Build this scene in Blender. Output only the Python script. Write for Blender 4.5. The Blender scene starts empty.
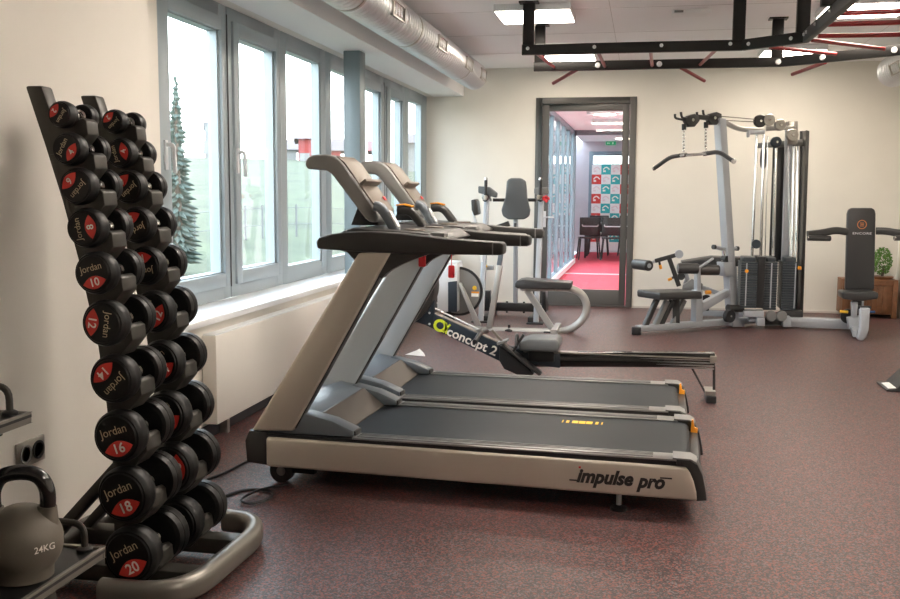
import bpy, bmesh, math, random
from mathutils import Vector, Matrix
random.seed(7)
C = bpy.context.scene.collection
V = Vector
PI = math.pi

# ------------------------------------------------------------------ camera
F_PX, CAM_H = 970.0, 1.32
YAW, PIT, ROL = 0.19539031, -0.10879804, 0.00605526
_f = V((-math.sin(YAW)*math.cos(PIT), math.cos(YAW)*math.cos(PIT), math.sin(PIT)))
_r0 = V((math.cos(YAW), math.sin(YAW), 0)); _u0 = _r0.cross(_f)
_r = math.cos(ROL)*_r0 + math.sin(ROL)*_u0
_u = -math.sin(ROL)*_r0 + math.cos(ROL)*_u0
CAM = V((0, 0, CAM_H))
cd = bpy.data.cameras.new('camera'); cam = bpy.data.objects.new('camera', cd); C.objects.link(cam)
cd.sensor_width = 36; cd.lens = F_PX/900*36; cd.clip_start = 0.05; cd.clip_end = 600
m = Matrix((_r, _u, -_f)).transposed().to_4x4(); m.translation = CAM
cam.matrix_world = m
bpy.context.scene.camera = cam

def P(x, y, X=None, Y=None, Z=None, A=None, B=None):
    """a measured point of the room: along the sight line of (x, y), on a known plane"""
    d = _r*((x-450)/F_PX) - _u*((y-299.5)/F_PX) + _f
    if A is not None:
        n = V((-(B[1]-A[1]), B[0]-A[0], 0))
        t = n.dot(V((A[0], A[1], 0)) - CAM)/n.dot(d)
    elif X is not None: t = X/d.x
    elif Y is not None: t = Y/d.y
    else: t = (Z-CAM_H)/d.z
    return CAM + d*t

# ------------------------------------------------------------------ materials
def mat(name, col, rough=.5, metal=0, spec=.5, noise=None, bump=None, coat=0, emit=None, estr=0):
    mt = bpy.data.materials.new(name); mt.use_nodes = True
    nt = mt.node_tree; b = nt.nodes['Principled BSDF']
    b.inputs['Base Color'].default_value = (*col, 1)
    b.inputs['Roughness'].default_value = rough
    b.inputs['Metallic'].default_value = metal
    b.inputs['Specular IOR Level'].default_value = spec
    b.inputs['Coat Weight'].default_value = coat
    if emit:
        b.inputs['Emission Color'].default_value = (*emit, 1); b.inputs['Emission Strength'].default_value = estr
    if noise or bump:
        tc = nt.nodes.new('ShaderNodeTexCoord')
    if noise:
        sc, amt = noise
        n = nt.nodes.new('ShaderNodeTexNoise'); n.inputs['Scale'].default_value = sc; n.inputs['Detail'].default_value = 4
        nt.links.new(tc.outputs['Object'], n.inputs['Vector'])
        r = nt.nodes.new('ShaderNodeMapRange'); r.inputs[1].default_value = .3; r.inputs[2].default_value = .7
        r.inputs[3].default_value = 1-amt; r.inputs[4].default_value = 1+amt
        nt.links.new(n.outputs['Fac'], r.inputs[0])
        mx = nt.nodes.new('ShaderNodeVectorMath'); mx.operation = 'SCALE'; mx.inputs[0].default_value = col
        nt.links.new(r.outputs[0], mx.inputs['Scale']); nt.links.new(mx.outputs[0], b.inputs['Base Color'])
    if bump:
        sc, st = bump
        n = nt.nodes.new('ShaderNodeTexNoise'); n.inputs['Scale'].default_value = sc; n.inputs['Detail'].default_value = 5
        nt.links.new(tc.outputs['Object'], n.inputs['Vector'])
        bp = nt.nodes.new('ShaderNodeBump'); bp.inputs['Strength'].default_value = st; bp.inputs['Distance'].default_value = .01
        nt.links.new(n.outputs['Fac'], bp.inputs['Height']); nt.links.new(bp.outputs[0], b.inputs['Normal'])
    return mt

def glass_mat(name, tint, gloss=.0):
    mt = bpy.data.materials.new(name); mt.use_nodes = True; nt = mt.node_tree; nt.nodes.clear()
    o = nt.nodes.new('ShaderNodeOutputMaterial'); t = nt.nodes.new('ShaderNodeBsdfTransparent')
    g = nt.nodes.new('ShaderNodeBsdfGlossy'); g.inputs['Roughness'].default_value = gloss
    t.inputs['Color'].default_value = (*tint, 1)
    lw = nt.nodes.new('ShaderNodeLayerWeight'); lw.inputs['Blend'].default_value = .5
    pw = nt.nodes.new('ShaderNodeMath'); pw.operation = 'POWER'; pw.inputs[1].default_value = 5
    fr = nt.nodes.new('ShaderNodeMapRange'); fr.inputs[3].default_value = .03; fr.inputs[4].default_value = .9
    nt.links.new(lw.outputs['Facing'], pw.inputs[0]); nt.links.new(pw.outputs[0], fr.inputs[0])
    mx = nt.nodes.new('ShaderNodeMixShader')
    nt.links.new(fr.outputs[0], mx.inputs[0]); nt.links.new(t.outputs[0], mx.inputs[1]); nt.links.new(g.outputs[0], mx.inputs[2])
    nt.links.new(mx.outputs[0], o.inputs['Surface'])
    return mt

def floor_mat():
    mt = bpy.data.materials.new('speckled rubber floor'); mt.use_nodes = True; nt = mt.node_tree
    b = nt.nodes['Principled BSDF']; tc = nt.nodes.new('ShaderNodeTexCoord')
    def vor(scale, seed):
        mp = nt.nodes.new('ShaderNodeMapping'); mp.inputs['Location'].default_value = (seed, seed*.7, 0)
        nt.links.new(tc.outputs['Object'], mp.inputs['Vector'])
        v = nt.nodes.new('ShaderNodeTexVoronoi'); v.inputs['Scale'].default_value = scale
        nt.links.new(mp.outputs[0], v.inputs['Vector']); return v
    def mix(fac, a, c):
        mx = nt.nodes.new('ShaderNodeMix'); mx.data_type = 'RGBA'
        nt.links.new(fac, mx.inputs['Factor'])
        if isinstance(a, tuple): mx.inputs['A'].default_value = (*a, 1)
        else: nt.links.new(a, mx.inputs['A'])
        mx.inputs['B'].default_value = (*c, 1)
        return mx.outputs['Result']
    def sel(v, lo):
        s = nt.nodes.new('ShaderNodeSeparateColor'); nt.links.new(v.outputs['Color'], s.inputs[0])
        g = nt.nodes.new('ShaderNodeMath'); g.operation = 'GREATER_THAN'; g.inputs[1].default_value = lo
        nt.links.new(s.outputs[0], g.inputs[0]); return g.outputs[0]
    c = mix(sel(vor(145, 3), .60), FLOOR_A, FLOOR_B)
    c = mix(sel(vor(155, 9), .74), c, FLOOR_RED)
    c = mix(sel(vor(180, 17), .86), c, FLOOR_GREY)
    nt.links.new(c, b.inputs['Base Color'])
    b.inputs['Roughness'].default_value = .42
    b.inputs['Specular IOR Level'].default_value = .55
    n = nt.nodes.new('ShaderNodeTexNoise'); n.inputs['Scale'].default_value = 220; nt.links.new(tc.outputs['Object'], n.inputs['Vector'])
    bp = nt.nodes.new('ShaderNodeBump'); bp.inputs['Strength'].default_value = .25; bp.inputs['Distance'].default_value = .004
    nt.links.new(n.outputs['Fac'], bp.inputs['Height']); nt.links.new(bp.outputs[0], b.inputs['Normal'])
    return mt
FLOOR_A, FLOOR_B, FLOOR_RED, FLOOR_GREY = (.052,.032,.031), (.018,.012,.014), (.20,.050,.036), (.135,.108,.115)

M = {}
M['wall'] = mat('cream plaster wall', (.74,.71,.645), .7, noise=(3, .02), bump=(60, .05))
M['white'] = mat('white plaster', (.86,.86,.86), .75, bump=(60, .04))
M['ceiling'] = mat('white acoustic ceiling', (.90,.90,.91), .8, bump=(90, .04))
M['floor'] = floor_mat()
M['frame'] = mat('grey aluminium window frame', (.36,.42,.45), .38, .25)
M['column'] = mat('blue grey painted steel column', (.20,.245,.265), .4, .1)
M['doorframe'] = mat('dark taupe grey door frame', (.105,.103,.098), .45, .15)
M['sill'] = mat('white sill', (.82,.83,.83), .28)
M['radiator'] = mat('white radiator enamel', (.80,.76,.70), .35)
M['base'] = mat('dark grey baseboard', (.06,.06,.065), .5)
M['glass'] = glass_mat('window glass', (.95,.97,.965))
M['black'] = mat('black rubber', (.012,.012,.013), .42, bump=(80, .05))
M['blackp'] = mat('black plastic', (.016,.016,.017), .38)
M['gloss'] = mat('glossy black enamel', (.008,.008,.008), .12, coat=.6)
M['head'] = mat('black rubber dumbbell head', (.005,.005,.005), .42, spec=.3)
M['face'] = mat('matt black end cap', (.006,.006,.006), .5, spec=.3)
M['red'] = mat('red end badge', (.62,.035,.025), .45)
M['letter'] = mat('cream lettering', (.62,.50,.32), .5)
M['letterw'] = mat('white lettering', (.85,.82,.74), .5)
M['chrome'] = mat('chrome', (.62,.61,.59), .14, 1)
M['gunmetal'] = mat('dark olive grey rack paint', (.050,.047,.040), .42, .3)
M['rackbase'] = mat('warm grey tube paint', (.20,.188,.165), .34, .5)
M['champagne'] = mat('champagne silver paint', (.56,.51,.44), .38, .4, noise=(2, .02))
M['uprightfar'] = mat('upright paint with sky reflection', (.52,.575,.62), .5, .1)  # blue-white sky reflection on the far uprights, put into the colour
M['silver'] = mat('silver paint', (.70,.72,.74), .42, .25)
M['steelgrey'] = mat('grey metallic paint', (.40,.42,.45), .38, .3)
M['platepl'] = mat('tan grey end plate', (.12,.11,.095), .55)
M['ramp'] = mat('ramp plastic with brown reflection', (.085,.070,.058), .42)  # reflected brown of the ramp face, put into the colour
M['silverw'] = mat('warm silver paint', (.43,.42,.40), .34, .45)
M['bluegrey'] = mat('blue grey plastic', (.15,.175,.20), .33, .1)
M['midgrey'] = mat('mid grey plastic', (.20,.20,.195), .4)
M['charcoal'] = mat('charcoal plastic', (.032,.031,.030), .36)
M['taupe'] = mat('taupe console skin', (.17,.145,.12), .42)
M['alu'] = mat('brushed aluminium foot rail', (.42,.42,.42), .28, .85)
M['belt'] = mat('dark grey running belt', (.012,.016,.020), .48, spec=.3, bump=(300, .08))
M['orange'] = mat('orange plastic', (.85,.33,.02), .4)
M['yellow'] = mat('yellow print', (.90,.55,.03), .5)
M['lime'] = mat('lime print', (.62,.72,.03), .5)
M['redclip'] = mat('red plastic', (.65,.02,.03), .35)
M['navy'] = mat('dark blue grey paint', (.020,.030,.042), .4)
M['pad'] = mat('grey vinyl padding', (.115,.125,.13), .42, bump=(120, .05))
M['padblk'] = mat('black vinyl padding', (.035,.034,.034), .36)
M['stack'] = mat('black steel weight plate', (.045,.054,.062), .42, .2)
M['rigblk'] = mat('black powder coat', (.010,.009,.0085), .45, spec=.3)
M['rigred'] = mat('red painted steel bar', (.24,.010,.012), .32)
M['duct'] = mat('galvanised steel duct', (.72,.73,.74), .32, .7)
M['carpet'] = mat('red carpet', (.55,.045,.07), .8, noise=(25, .06))
M['corrwall'] = mat('pale lilac grey wall', (.52,.50,.53), .7)
M['teal'] = mat('teal print', (.02,.42,.42), .6)
M['wood'] = mat('brown stained wood', (.20,.085,.035), .5, noise=(14, .25))
M['leaf'] = mat('green leaves', (.10,.24,.03), .6, noise=(9, .3))
M['panel'] = mat('lit lamp panel', (.9,.9,.85), .5, emit=(1.0,.88,.74), estr=11)
M['fill_panel'] = mat('lit opal pendant', (.9,.9,.85), .5, emit=(1.0,.89,.78), estr=13)  # glow of the added lamps out of view
M['corrlamp'] = mat('lit corridor lamp', (.9,.9,.85), .5, emit=(1.0,.86,.68), estr=9)
M['exit'] = mat('green exit sign', (.01,.16,.07), .5, emit=(.02,.5,.2), estr=.25)
M['greykb'] = mat('grey rubber coated iron', (.125,.110,.085), .55, bump=(18, .12))
M['grass'] = mat('meadow grass', (.060,.072,.036), .9, noise=(.8, .35))
M['spruce'] = mat('spruce needles', (.06,.085,.07), .8, noise=(4, .3))
M['bark'] = mat('bark', (.12,.09,.07), .9)
M['barn'] = mat('red barn boards', (.26,.035,.03), .7)
M['roof'] = mat('grey brown roof', (.10,.075,.07), .7)
M['render'] = mat('pale house render', (.19,.19,.185), .8)
M['concrete'] = mat('pale concrete', (.15,.15,.15), .8)
M['cable'] = mat('black cable', (.015,.015,.016), .4)
M['paper'] = mat('white paper', (.8,.8,.78), .6)
M['steel'] = mat('brushed steel', (.42,.40,.36), .3, .8)

# ------------------------------------------------------------------ mesh builder
def smooth_path(pts, r=.05, n=5):
    pts = [V(p) for p in pts]; out = [pts[0]]
    for a, b, c in zip(pts, pts[1:], pts[2:]):
        d1 = min(r, (a-b).length*.49); d2 = min(r, (c-b).length*.49)
        p0 = b+(a-b).normalized()*d1; p2 = b+(c-b).normalized()*d2
        for i in range(n+1):
            t = i/n; out.append((1-t)**2*p0 + 2*t*(1-t)*b + t*t*p2)
    out.append(pts[-1]); return out

def circ(r, n=12): return [(r*math.cos(2*PI*i/n), r*math.sin(2*PI*i/n)) for i in range(n)]
def rrect(w, h, r=None, n=3):
    r = min(w, h)*.25 if r is None else r; out = []
    for cx, cy, a0 in ((w/2-r, h/2-r, 0), (-w/2+r, h/2-r, PI/2), (-w/2+r, -h/2+r, PI), (w/2-r, -h/2+r, 1.5*PI)):
        for i in range(n+1):
            a = a0 + i/n*PI/2; out.append((cx+r*math.cos(a), cy+r*math.sin(a)))
    return out

class MB:
    def __init__(s): s.v = []; s.f = []
    def add(s, vs, fs):
        o = len(s.v); s.v += [V(p) for p in vs]; s.f += [tuple(i+o for i in f) for f in fs]; return s
    def box(s, x0, x1, y0, y1, z0, z1):
        vs = [(x, y, z) for x in (x0, x1) for y in (y0, y1) for z in (z0, z1)]
        return s.add(vs, [(0,1,3,2), (4,6,7,5), (0,4,5,1), (2,3,7,6), (0,2,6,4), (1,5,7,3)])
    def prism(s, poly, h, o=(0,0,0), a=(1,0,0), b=(0,0,1), n=None):
        """2-D outline in the axes a, b extruded by h along n (from origin)"""
        a, b, o = V(a), V(b), V(o); n = V(n) if n is not None else a.cross(b)
        k = len(poly); p0 = [o+a*u+b*w for u, w in poly]; p1 = [p+n*h for p in p0]
        return s.add(p0+p1, [tuple(range(k)), tuple(range(2*k-1, k-1, -1))] + [(i, (i+1) % k, k+(i+1) % k, k+i) for i in range(k)])
    def sweep(s, pts, prof, up=(0,0,1), closed=False, scale=None):
        pts = [V(p) for p in pts]; n = len(pts); k = len(prof); up = V(up); vs = []
        prev = None
        for i, p in enumerate(pts):
            if closed: t = (pts[(i+1) % n]-pts[i-1])
            else: t = pts[min(i+1, n-1)]-pts[max(i-1, 0)]
            t.normalize()
            if prev is None:
                if abs(t.dot(up)) > .98: up = V((0,1,0)) if abs(t.y) < .9 else V((1,0,0))
                sd = t.cross(up).normalized()
            else:
                sd = (prev - t*prev.dot(t)).normalized()
            prev = sd; w = sd.cross(t); q = scale[i] if scale else 1
            vs += [p + sd*(u*q) + w*(z*q) for u, z in prof]
        fs = []
        for i in range(n if closed else n-1):
            a, b = i*k, ((i+1) % n)*k
            fs += [(a+j, a+(j+1) % k, b+(j+1) % k, b+j) for j in range(k)]
        if not closed: fs += [tuple(range(k-1, -1, -1)), tuple(range((n-1)*k, n*k))]
        return s.add(vs, fs)
    def tube(s, pts, r, n=10, closed=False, up=(0,0,1)): return s.sweep(pts, circ(r, n), up, closed)
    def bar(s, p0, p1, w, h, up=(0,0,1), r=None): return s.sweep([p0, p1], rrect(w, h, r if r else min(w, h)*.15, 2), up)
    def cyl(s, p0, p1, r, n=20, r2=None):
        return s.sweep([p0, p1], circ(r, n), scale=[1, (r2/r if r2 is not None else 1)])
    def lathe(s, prof, o, axis=(0,0,1), n=28):
        """profile = list of (radius, height) along the axis"""
        ax = V(axis).normalized(); e = V((1,0,0)) if abs(ax.x) < .9 else V((0,1,0))
        a = ax.cross(e).normalized(); b = ax.cross(a); o = V(o); vs = []; k = len(prof)
        for i in range(n):
            t = 2*PI*i/n; d = a*math.cos(t)+b*math.sin(t)
            vs += [o+d*r+ax*h for r, h in prof]
        fs = [(i*k+j, ((i+1) % n)*k+j, ((i+1) % n)*k+j+1, i*k+j+1) for i in range(n) for j in range(k-1)]
        if prof[0][0] > 1e-5: fs.append(tuple(i*k for i in range(n)))
        if prof[-1][0] > 1e-5: fs.append(tuple(i*k+k-1 for i in reversed(range(n))))
        return s.add(vs, fs)
    def build(s, name, mt, parent=None, bevel=0, seg=2, ang=32, kind=None, label=None):
        me = bpy.data.meshes.new(name)
        off = V((0,0,0))
        if parent is not None:
            p = parent
            while p is not None:
                off += V(p.location); p = p.parent
        if getattr(s, 'local', False): off = V((0,0,0))
        me.from_pydata([v-off for v in s.v], [], s.f)
        bm = bmesh.new(); bm.from_mesh(me)
        bmesh.ops.remove_doubles(bm, verts=bm.verts, dist=1e-5)
        bmesh.ops.recalc_face_normals(bm, faces=bm.faces)
        if bevel:
            es = [e for e in bm.edges if len(e.link_faces) == 2 and e.calc_face_angle(0) > math.radians(ang)]
            bmesh.ops.bevel(bm, geom=es, offset=bevel, segments=seg, profile=.5, affect='EDGES', clamp_overlap=True)
            bmesh.ops.recalc_face_normals(bm, faces=bm.faces)
        bm.to_mesh(me); bm.free()
        me.shade_smooth(); me.set_sharp_from_angle(angle=math.radians(ang))
        mt_ = M[mt] if isinstance(mt, str) else mt
        me.materials.append(mt_)
        o = bpy.data.objects.new(name, me); C.objects.link(o)
        if parent is not None: o.parent = parent
        if kind: o['kind'] = kind
        if label: o['label'] = label
        return o

def LB():
    mb = MB(); mb.local = True; return mb

def thing(name, label, cat, loc=(0,0,0), rz=0, group=None):
    o = bpy.data.objects.new(name, None); C.objects.link(o); o.location = loc; o.rotation_euler = (0,0,rz)
    o.empty_display_size = .1
    o['label'] = label; o['category'] = cat
    if group: o['group'] = group
    return o
def tag(o, label, cat, group=None):
    o['label'] = label; o['category'] = cat
    if group: o['group'] = group
    return o
def struct(name, mb, mt, bevel=0): return mb.build(name, mt, None, bevel, kind='structure')

def copy_tree(o, parent=None):
    c = o.copy(); C.objects.link(c); c.parent = parent
    for ch in list(o.children): copy_tree(ch, c)
    return c

def text(s, size, o, right, up, mt, name, parent, extr=.0012, bold=0.0, shear=0, spacing=1, local=False, width=None, arc=None):
    cu = bpy.data.curves.new('t', 'FONT'); cu.body = s; cu.size = size; cu.extrude = 0; cu.offset = bold*size
    cu.shear = shear; cu.space_character = spacing; cu.align_x = 'CENTER'; cu.align_y = 'CENTER'; cu.resolution_u = 3
    ob = bpy.data.objects.new('t', cu); C.objects.link(ob)
    bpy.context.view_layer.update()
    me = bpy.data.meshes.new_from_object(ob.evaluated_get(bpy.context.evaluated_depsgraph_get()))
    bpy.data.objects.remove(ob)
    right, up, o = V(right).normalized(), V(up).normalized(), V(o); nrm = right.cross(up)
    xs = [v.co.x for v in me.vertices]; k = 1
    if width: k = width/(max(xs)-min(xs))
    for v in me.vertices:
        v.co = o + right*(v.co.x*k) + up*v.co.y + nrm*extr
    off = V((0,0,0))
    if parent is not None and not local:
        p = parent
        while p is not None: off += V(p.location); p = p.parent
    for v in me.vertices: v.co -= off
    me.name = name; me.materials.append(M[mt])
    ob = bpy.data.objects.new(name, me); C.objects.link(ob); ob.parent = parent
    return ob

# ------------------------------------------------------------------ room shell
CEIL, YB, XR, XW, XS = 2.79, 11.53, 2.78, -2.58, -2.28
YN = -2.6
struct('floor', MB().box(-2.72, XR+.15, YN-.15, YB, -.12, 0), 'floor')
cl = MB().box(-2.9, XR+.15, YN-.15, YB+.15, CEIL, CEIL+.12)
struct('ceiling', cl, 'ceiling')
jm = MB()
for i in range(1, 13):
    y = YB - i*1.18
    if y > YN: jm.box(-2.13, XR, y-.003, y+.003, CEIL-.0015, CEIL+.002)
for x in (-.30, 2.05): jm.box(x-.002, x+.002, YN, YB, CEIL-.001, CEIL+.002)
struct('trim_1', jm, mat('ceiling joint', (.55,.54,.53), .8))
struct('wall_left', MB().box(-2.72, -2.09, YN, 3.9, 0, CEIL).box(-2.72, -2.52, 3.9, 4.80, .615, CEIL).box(-2.72, XS, 3.9, YB, 0, .615)
       .box(-2.72, -2.5, 4.80, YB, 2.47, CEIL), 'wall')
struct('trim_2', MB().box(-2.5, -2.13, 3.9, YB, 2.47, CEIL), 'white', .004)         # boxed beam above the windows
struct('trim_3', MB().box(-2.58, XS+.03, 3.9, YB, .615, .65), 'sill', .006)       # window sill
dl, dr, dt = -1.267, -.105, 2.44
struct('wall_back', MB().box(-2.72, dl, YB, YB+.15, 0, CEIL).box(dr, XR+.15, YB, YB+.15, 0, CEIL).box(dl, dr, YB, YB+.15, dt, CEIL), 'wall')
struct('wall_right', MB().box(XR, XR+.15, YN-.15, YB, 0, CEIL), 'wall')
struct('wall_front', MB().box(-2.72, XR, YN-.15, YN, 0, CEIL), 'wall')
struct('baseboard_left', MB().box(XS, XS+.02, 3.9, YB, 0, .07), 'base', .003)
struct('baseboard_back', MB().box(XS, dl, YB-.012, YB, 0, .02).box(dr, XR, YB-.012, YB, 0, .02), mat('pale floor joint', (.55,.5,.45), .6))
struct('trim_4', MB().box(-2.43, -2.29, 7.74, 7.90, .65, 2.47), 'column', .006)    # steel column in front of the windows

# windows: each with a frame, a sash, a pane and where seen a handle
panes = [(4.82, 5.80, 5.00, 5.69, 1), (5.81, 6.72, 5.95, 6.60, 1), (6.72, 7.73, 6.83, 7.60, 0), (7.73, 8.66, 7.87, 8.55, 0),
         (8.66, 9.56, 8.78, 9.40, 1), (9.57, 10.42, 9.77, 10.28, 1), (10.42, 11.52, 10.60, 11.27, 0)]
for i, (a, b, p0, p1, sash) in enumerate(panes):
    zt, zb = (2.31, .81) if sash else (2.36, .765)
    w = MB()
    w.box(-2.66, XW, a, p0, .65, 2.47).box(-2.66, XW, p1, b, .65, 2.47).box(-2.66, XW, p0, p1, .65, zb).box(-2.66, XW, p0, p1, zt, 2.47)
    o = struct('window_%d' % (i+1), w, 'frame', .004)
    if sash:
        g = MB(); k = .05
        for (y0, y1, z0, z1) in ((a+.06, p0+.004, zb-.08, zt+.08), (p1-.004, b-.06, zb-.08, zt+.08), (p0, p1, zb-.08, zb+.004), (p0, p1, zt-.004, zt+.08)):
            g.box(XW-.01, XW+.018, y0, y1, z0, z1)
        g.build('window_sash', 'frame', o, .004)
        h = MB().box(XW+.018, XW+.03, b-.115, b-.085, 1.44, 1.60).sweep(smooth_path([(XW+.03, b-.1, 1.575), (XW+.07, b-.1, 1.575), (XW+.075, b-.1, 1.42)], .02), rrect(.016, .022))
        if i in (1, 5): 
            h = MB().box(XW+.018, XW+.03, p0-.075, p0-.045, 1.44, 1.60).sweep(smooth_path([(XW+.03, p0-.06, 1.575), (XW+.07, p0-.06, 1.575), (XW+.075, p0-.06, 1.42)], .02), rrect(.016, .022))
        if i == 0:
            h = MB().box(XW+.018, XW+.03, p0-.085, p0-.055, 1.44, 1.60).sweep(smooth_path([(XW+.03, p0-.07, 1.575), (XW+.07, p0-.07, 1.575), (XW+.075, p0-.07, 1.42)], .02), rrect(.016, .022))
        h.build('window_handle', 'silver', o)
    s_ = MB(); t = .012
    s_.box(-2.65, XW-.004, p0, p0+t, zb, zt).box(-2.65, XW-.004, p1-t*2.5, p1, zb, zt).box(-2.65, XW-.004, p0, p1, zb, zb+t).box(-2.65, XW-.004, p0, p1, zt-t, zt)
    s_.build('glazing_bead', 'frame', o)
    MB().box(-2.632, -2.626, p0, p1, zb, zt).build('window_pane', 'glass', o)
struct('trim_5', MB().box(XW-.002, XW+.004, 5.803, 5.809, .72, 2.42).box(XW-.002, XW+.004, 9.563, 9.569, .72, 2.42), 'base')

# ------------------------------------------------------------------ door and corridor
door = struct('door_1', MB().box(dl, dl+.075, YB-.02, YB+.10, 0, dt).box(dr-.075, dr, YB-.02, YB+.10, 0, dt).box(dl+.075, dr-.075, YB-.02, YB+.10, dt-.075, dt)
              .box(dl+.075, dr-.075, YB-.01, YB+.1, 0, .015), 'doorframe', .004)
a, b = dl+.08, dr-.08
MB().box(a, a+.075, YB, YB+.06, .02, dt-.08).box(b-.075, b, YB, YB+.06, .02, dt-.08).box(a+.075, b-.075, YB, YB+.06, dt-.155, dt-.08).box(a+.075, b-.075, YB, YB+.06, .02, .20).build('door_leaf', 'doorframe', door, .004)
MB().box(a+.075, b-.075, YB+.027, YB+.033, .20, dt-.155).build('door_pane', 'glass', door)
hd = MB().tube(smooth_path([(a+.04, YB, 1.05), (a+.04, YB-.055, 1.05), (a+.16, YB-.055, 1.05)], .02), .009)
hd.box(a+.022, a+.058, YB-.008, YB, .93, 1.12); hd.build('door_handle', 'silver', door)

YC = 22.6; CX0, CX1 = -1.30, .9
struct('floor_corridor', MB().box(-1.45, CX1, YB, YC+.2, -.12, -.001), 'carpet')
struct('ceiling_corridor', MB().box(-1.4, CX1, YB+.15, YC+.2, 2.52, 2.62), 'ceiling')
struct('wall_corridor_right', MB().box(CX1, CX1+.1, YB+.15, YC, 0, 2.6), 'white')
cg = MB()
for i in range(7):
    y = YB+.55+i*1.05; cg.box(-1.36, -1.30, y, y+.06, 0, 2.52)
cg.box(-1.38, -1.30, YB+.15, 19.0, 0, .10).box(-1.38, -1.3, YB+.15, 19.0, 2.44, 2.52)
struct('wall_corridor_left', cg, mat('blue grey corridor glazing frame', (.22,.29,.33), .4, .2), .004)
struct('window_8', MB().box(-1.335, -1.329, YB+.2, 18.9, .1, 2.44), 'glass')
struct('trim_6', MB().box(-1.30, -1.27, 12.2, 18.9, .0, .09), 'white')
DX0, DX1 = P(589, 170, Y=YC).x, P(589, 170, Y=YC).x+1.5
DT = P(600, 151.5, Y=YC).z
struct('wall_corridor_back', MB().box(-1.8, DX0, YC, YC+.2, 0, 2.62).box(DX1, CX1+.1, YC, YC+.2, 0, 2.62).box(DX0, DX1, YC, YC+.2, DT, 2.62), 'corrwall')
struct('wall_corridor_end', MB().box(-1.9, -1.8, 19.0, YC, 0, 2.62).box(-1.8, -1.38, 18.9, 19.0, 0, 2.62), 'corrwall')
struct('trim_7', MB().box(-1.38, CX1, 18.6, 18.7, 2.43, 2.52).box(-1.42, -1.28, 18.6, 18.72, 0, 2.52), mat('corridor beam', (.16,.19,.21), .5))
struct('trim_8', MB().box(-1.3, CX1, 16.2, 16.26, 0, .012), 'silver')
d2 = struct('door_2', MB().box(DX0, DX0+.09, YC-.02, YC+.1, 0, DT).box(DX1-.08, DX1, YC-.02, YC+.1, 0, DT).box(DX0+.09, DX1-.08, YC-.02, YC+.1, DT-.10, DT).box(DX0+.09, DX1-.08, YC-.02, YC+.1, DT-.32, DT-.28), mat('blue grey far door', (.20,.27,.31), .5), .004)
MB().box(DX0+.09, DX1-.08, YC+.03, YC+.036, DT-.28, DT-.10).build('door_pane', 'glass', d2)
MB().box(DX0+.09, DX1-.08, YC+.03, YC+.05, 0, DT-.32).build('door_leaf', 'corrwall', d2)
# checkered banner on the far door
BX = P(592, 170, Y=YC-.06).x; BT = P(600, 164.8, Y=YC-.06).z; cw = .213
ban = thing('banner', 'checkered white, teal and red banner at the end of the red corridor', 'banner', (BX+.43, YC-.06, 0))
MB().box(BX, BX+cw*4, YC-.06, YC-.052, .03, BT).build('cloth', 'paper', ban)
MB().box(BX-.02, BX+cw*4+.02, YC-.12, YC-.03, 0, .05).build('stand_base', 'silver', ban, .006)
teal = MB(); redm = MB(); pale = MB()
for r in range(9):
    for c in range(4):
        x0 = BX+c*cw; z1 = BT-r*cw*1.03
        if z1-cw*1.03 < .04: continue
        tgt = None
        if r % 2 == 0: tgt = teal if c == 1 else (redm if c == 3 else None)
        else: tgt = redm if c == 0 else (teal if c == 2 else None)
        if tgt is not None: tgt.box(x0, x0+cw, YC-.064, YC-.061, z1-cw*1.03, z1)
        sw = [(x0+.04+.14*t, z1-.11+.055*math.sin(PI*t)) for t in [i/6 for i in range(7)]]
        q = MB() if tgt is not None else pale
        q.sweep([(x, YC-.066, z) for x, z in sw], [(-.013, -.001), (.013, -.001), (.013, .001), (-.013, .001)], up=(0,1,0))
        q.box(x0+.04, x0+.10, YC-.067, YC-.065, z1-.165, z1-.125)
        if tgt is not None: q.build('swoosh', 'letterw', ban)
teal.build('teal_square', 'teal', ban, kind='stuff'); redm.build('red_square', 'red', ban, kind='stuff')
pale.build('pale_swoosh', mat('pale pink print', (.75,.6,.6), .6), ban, kind='stuff')
ex = thing('exit_sign', 'small green emergency exit sign high on the far corridor wall', 'sign', (-.53, YC, 2.42))
q = P(636-30, 143, Y=YC); q.x = P(635.5, 143, Y=YC).x
q = P(606, 143.2, Y=YC)
ex.location = (q.x+.10, YC, q.z)
MB().box(q.x, q.x+.22, YC-.03, YC, q.z-.045, q.z+.045).build('sign_box', 'exit', ex, .004)
MB().prism([(0,0),(.03,.02),(.03,.008),(.07,.008),(.07,-.008),(.03,-.008),(.03,-.02)], .002, (q.x+.02, YC-.031, q.z), n=(0,-1,0)).build('arrow', 'letterw', ex)
MB().box(q.x+.14, q.x+.17, YC-.033, YC-.031, q.z-.025, q.z+.025).build('doorway_symbol', 'letterw', ex)
# corridor ceiling lamps
def corr_lamp(y, x, kind, lab):
    t_ = thing('ceiling_lamp', lab, 'ceiling lamp', (x, y, 2.52))
    if kind: 
        MB().lathe([(.0, -.07), (.20, -.06), (.22, -.03), (.22, 0)], (x, y, 2.52)).build('diffuser', 'corrlamp', t_)
        MB().lathe([(.20, -.062), (.26, -.05), (.26, 0), (.22, 0)], (x, y, 2.52)).build('rim', 'silver', t_)
    else:
        MB().box(x-.30, x+.30, y-.15, y+.15, 2.46, 2.52).build('housing', 'silver', t_)
        MB().box(x-.29, x+.29, y-.14, y+.14, 2.452, 2.46).build('diffuser', 'corrlamp', t_)
corr_lamp(12.8, -.55, 0, 'rectangular ceiling lamp just behind the glass door, nearest in the corridor')
corr_lamp(14.3, -.58, 1, 'round rimmed ceiling lamp in the corridor')
corr_lamp(16.0, -.55, 0, 'rectangular ceiling lamp deeper in the corridor, beyond the round lamp')
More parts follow.
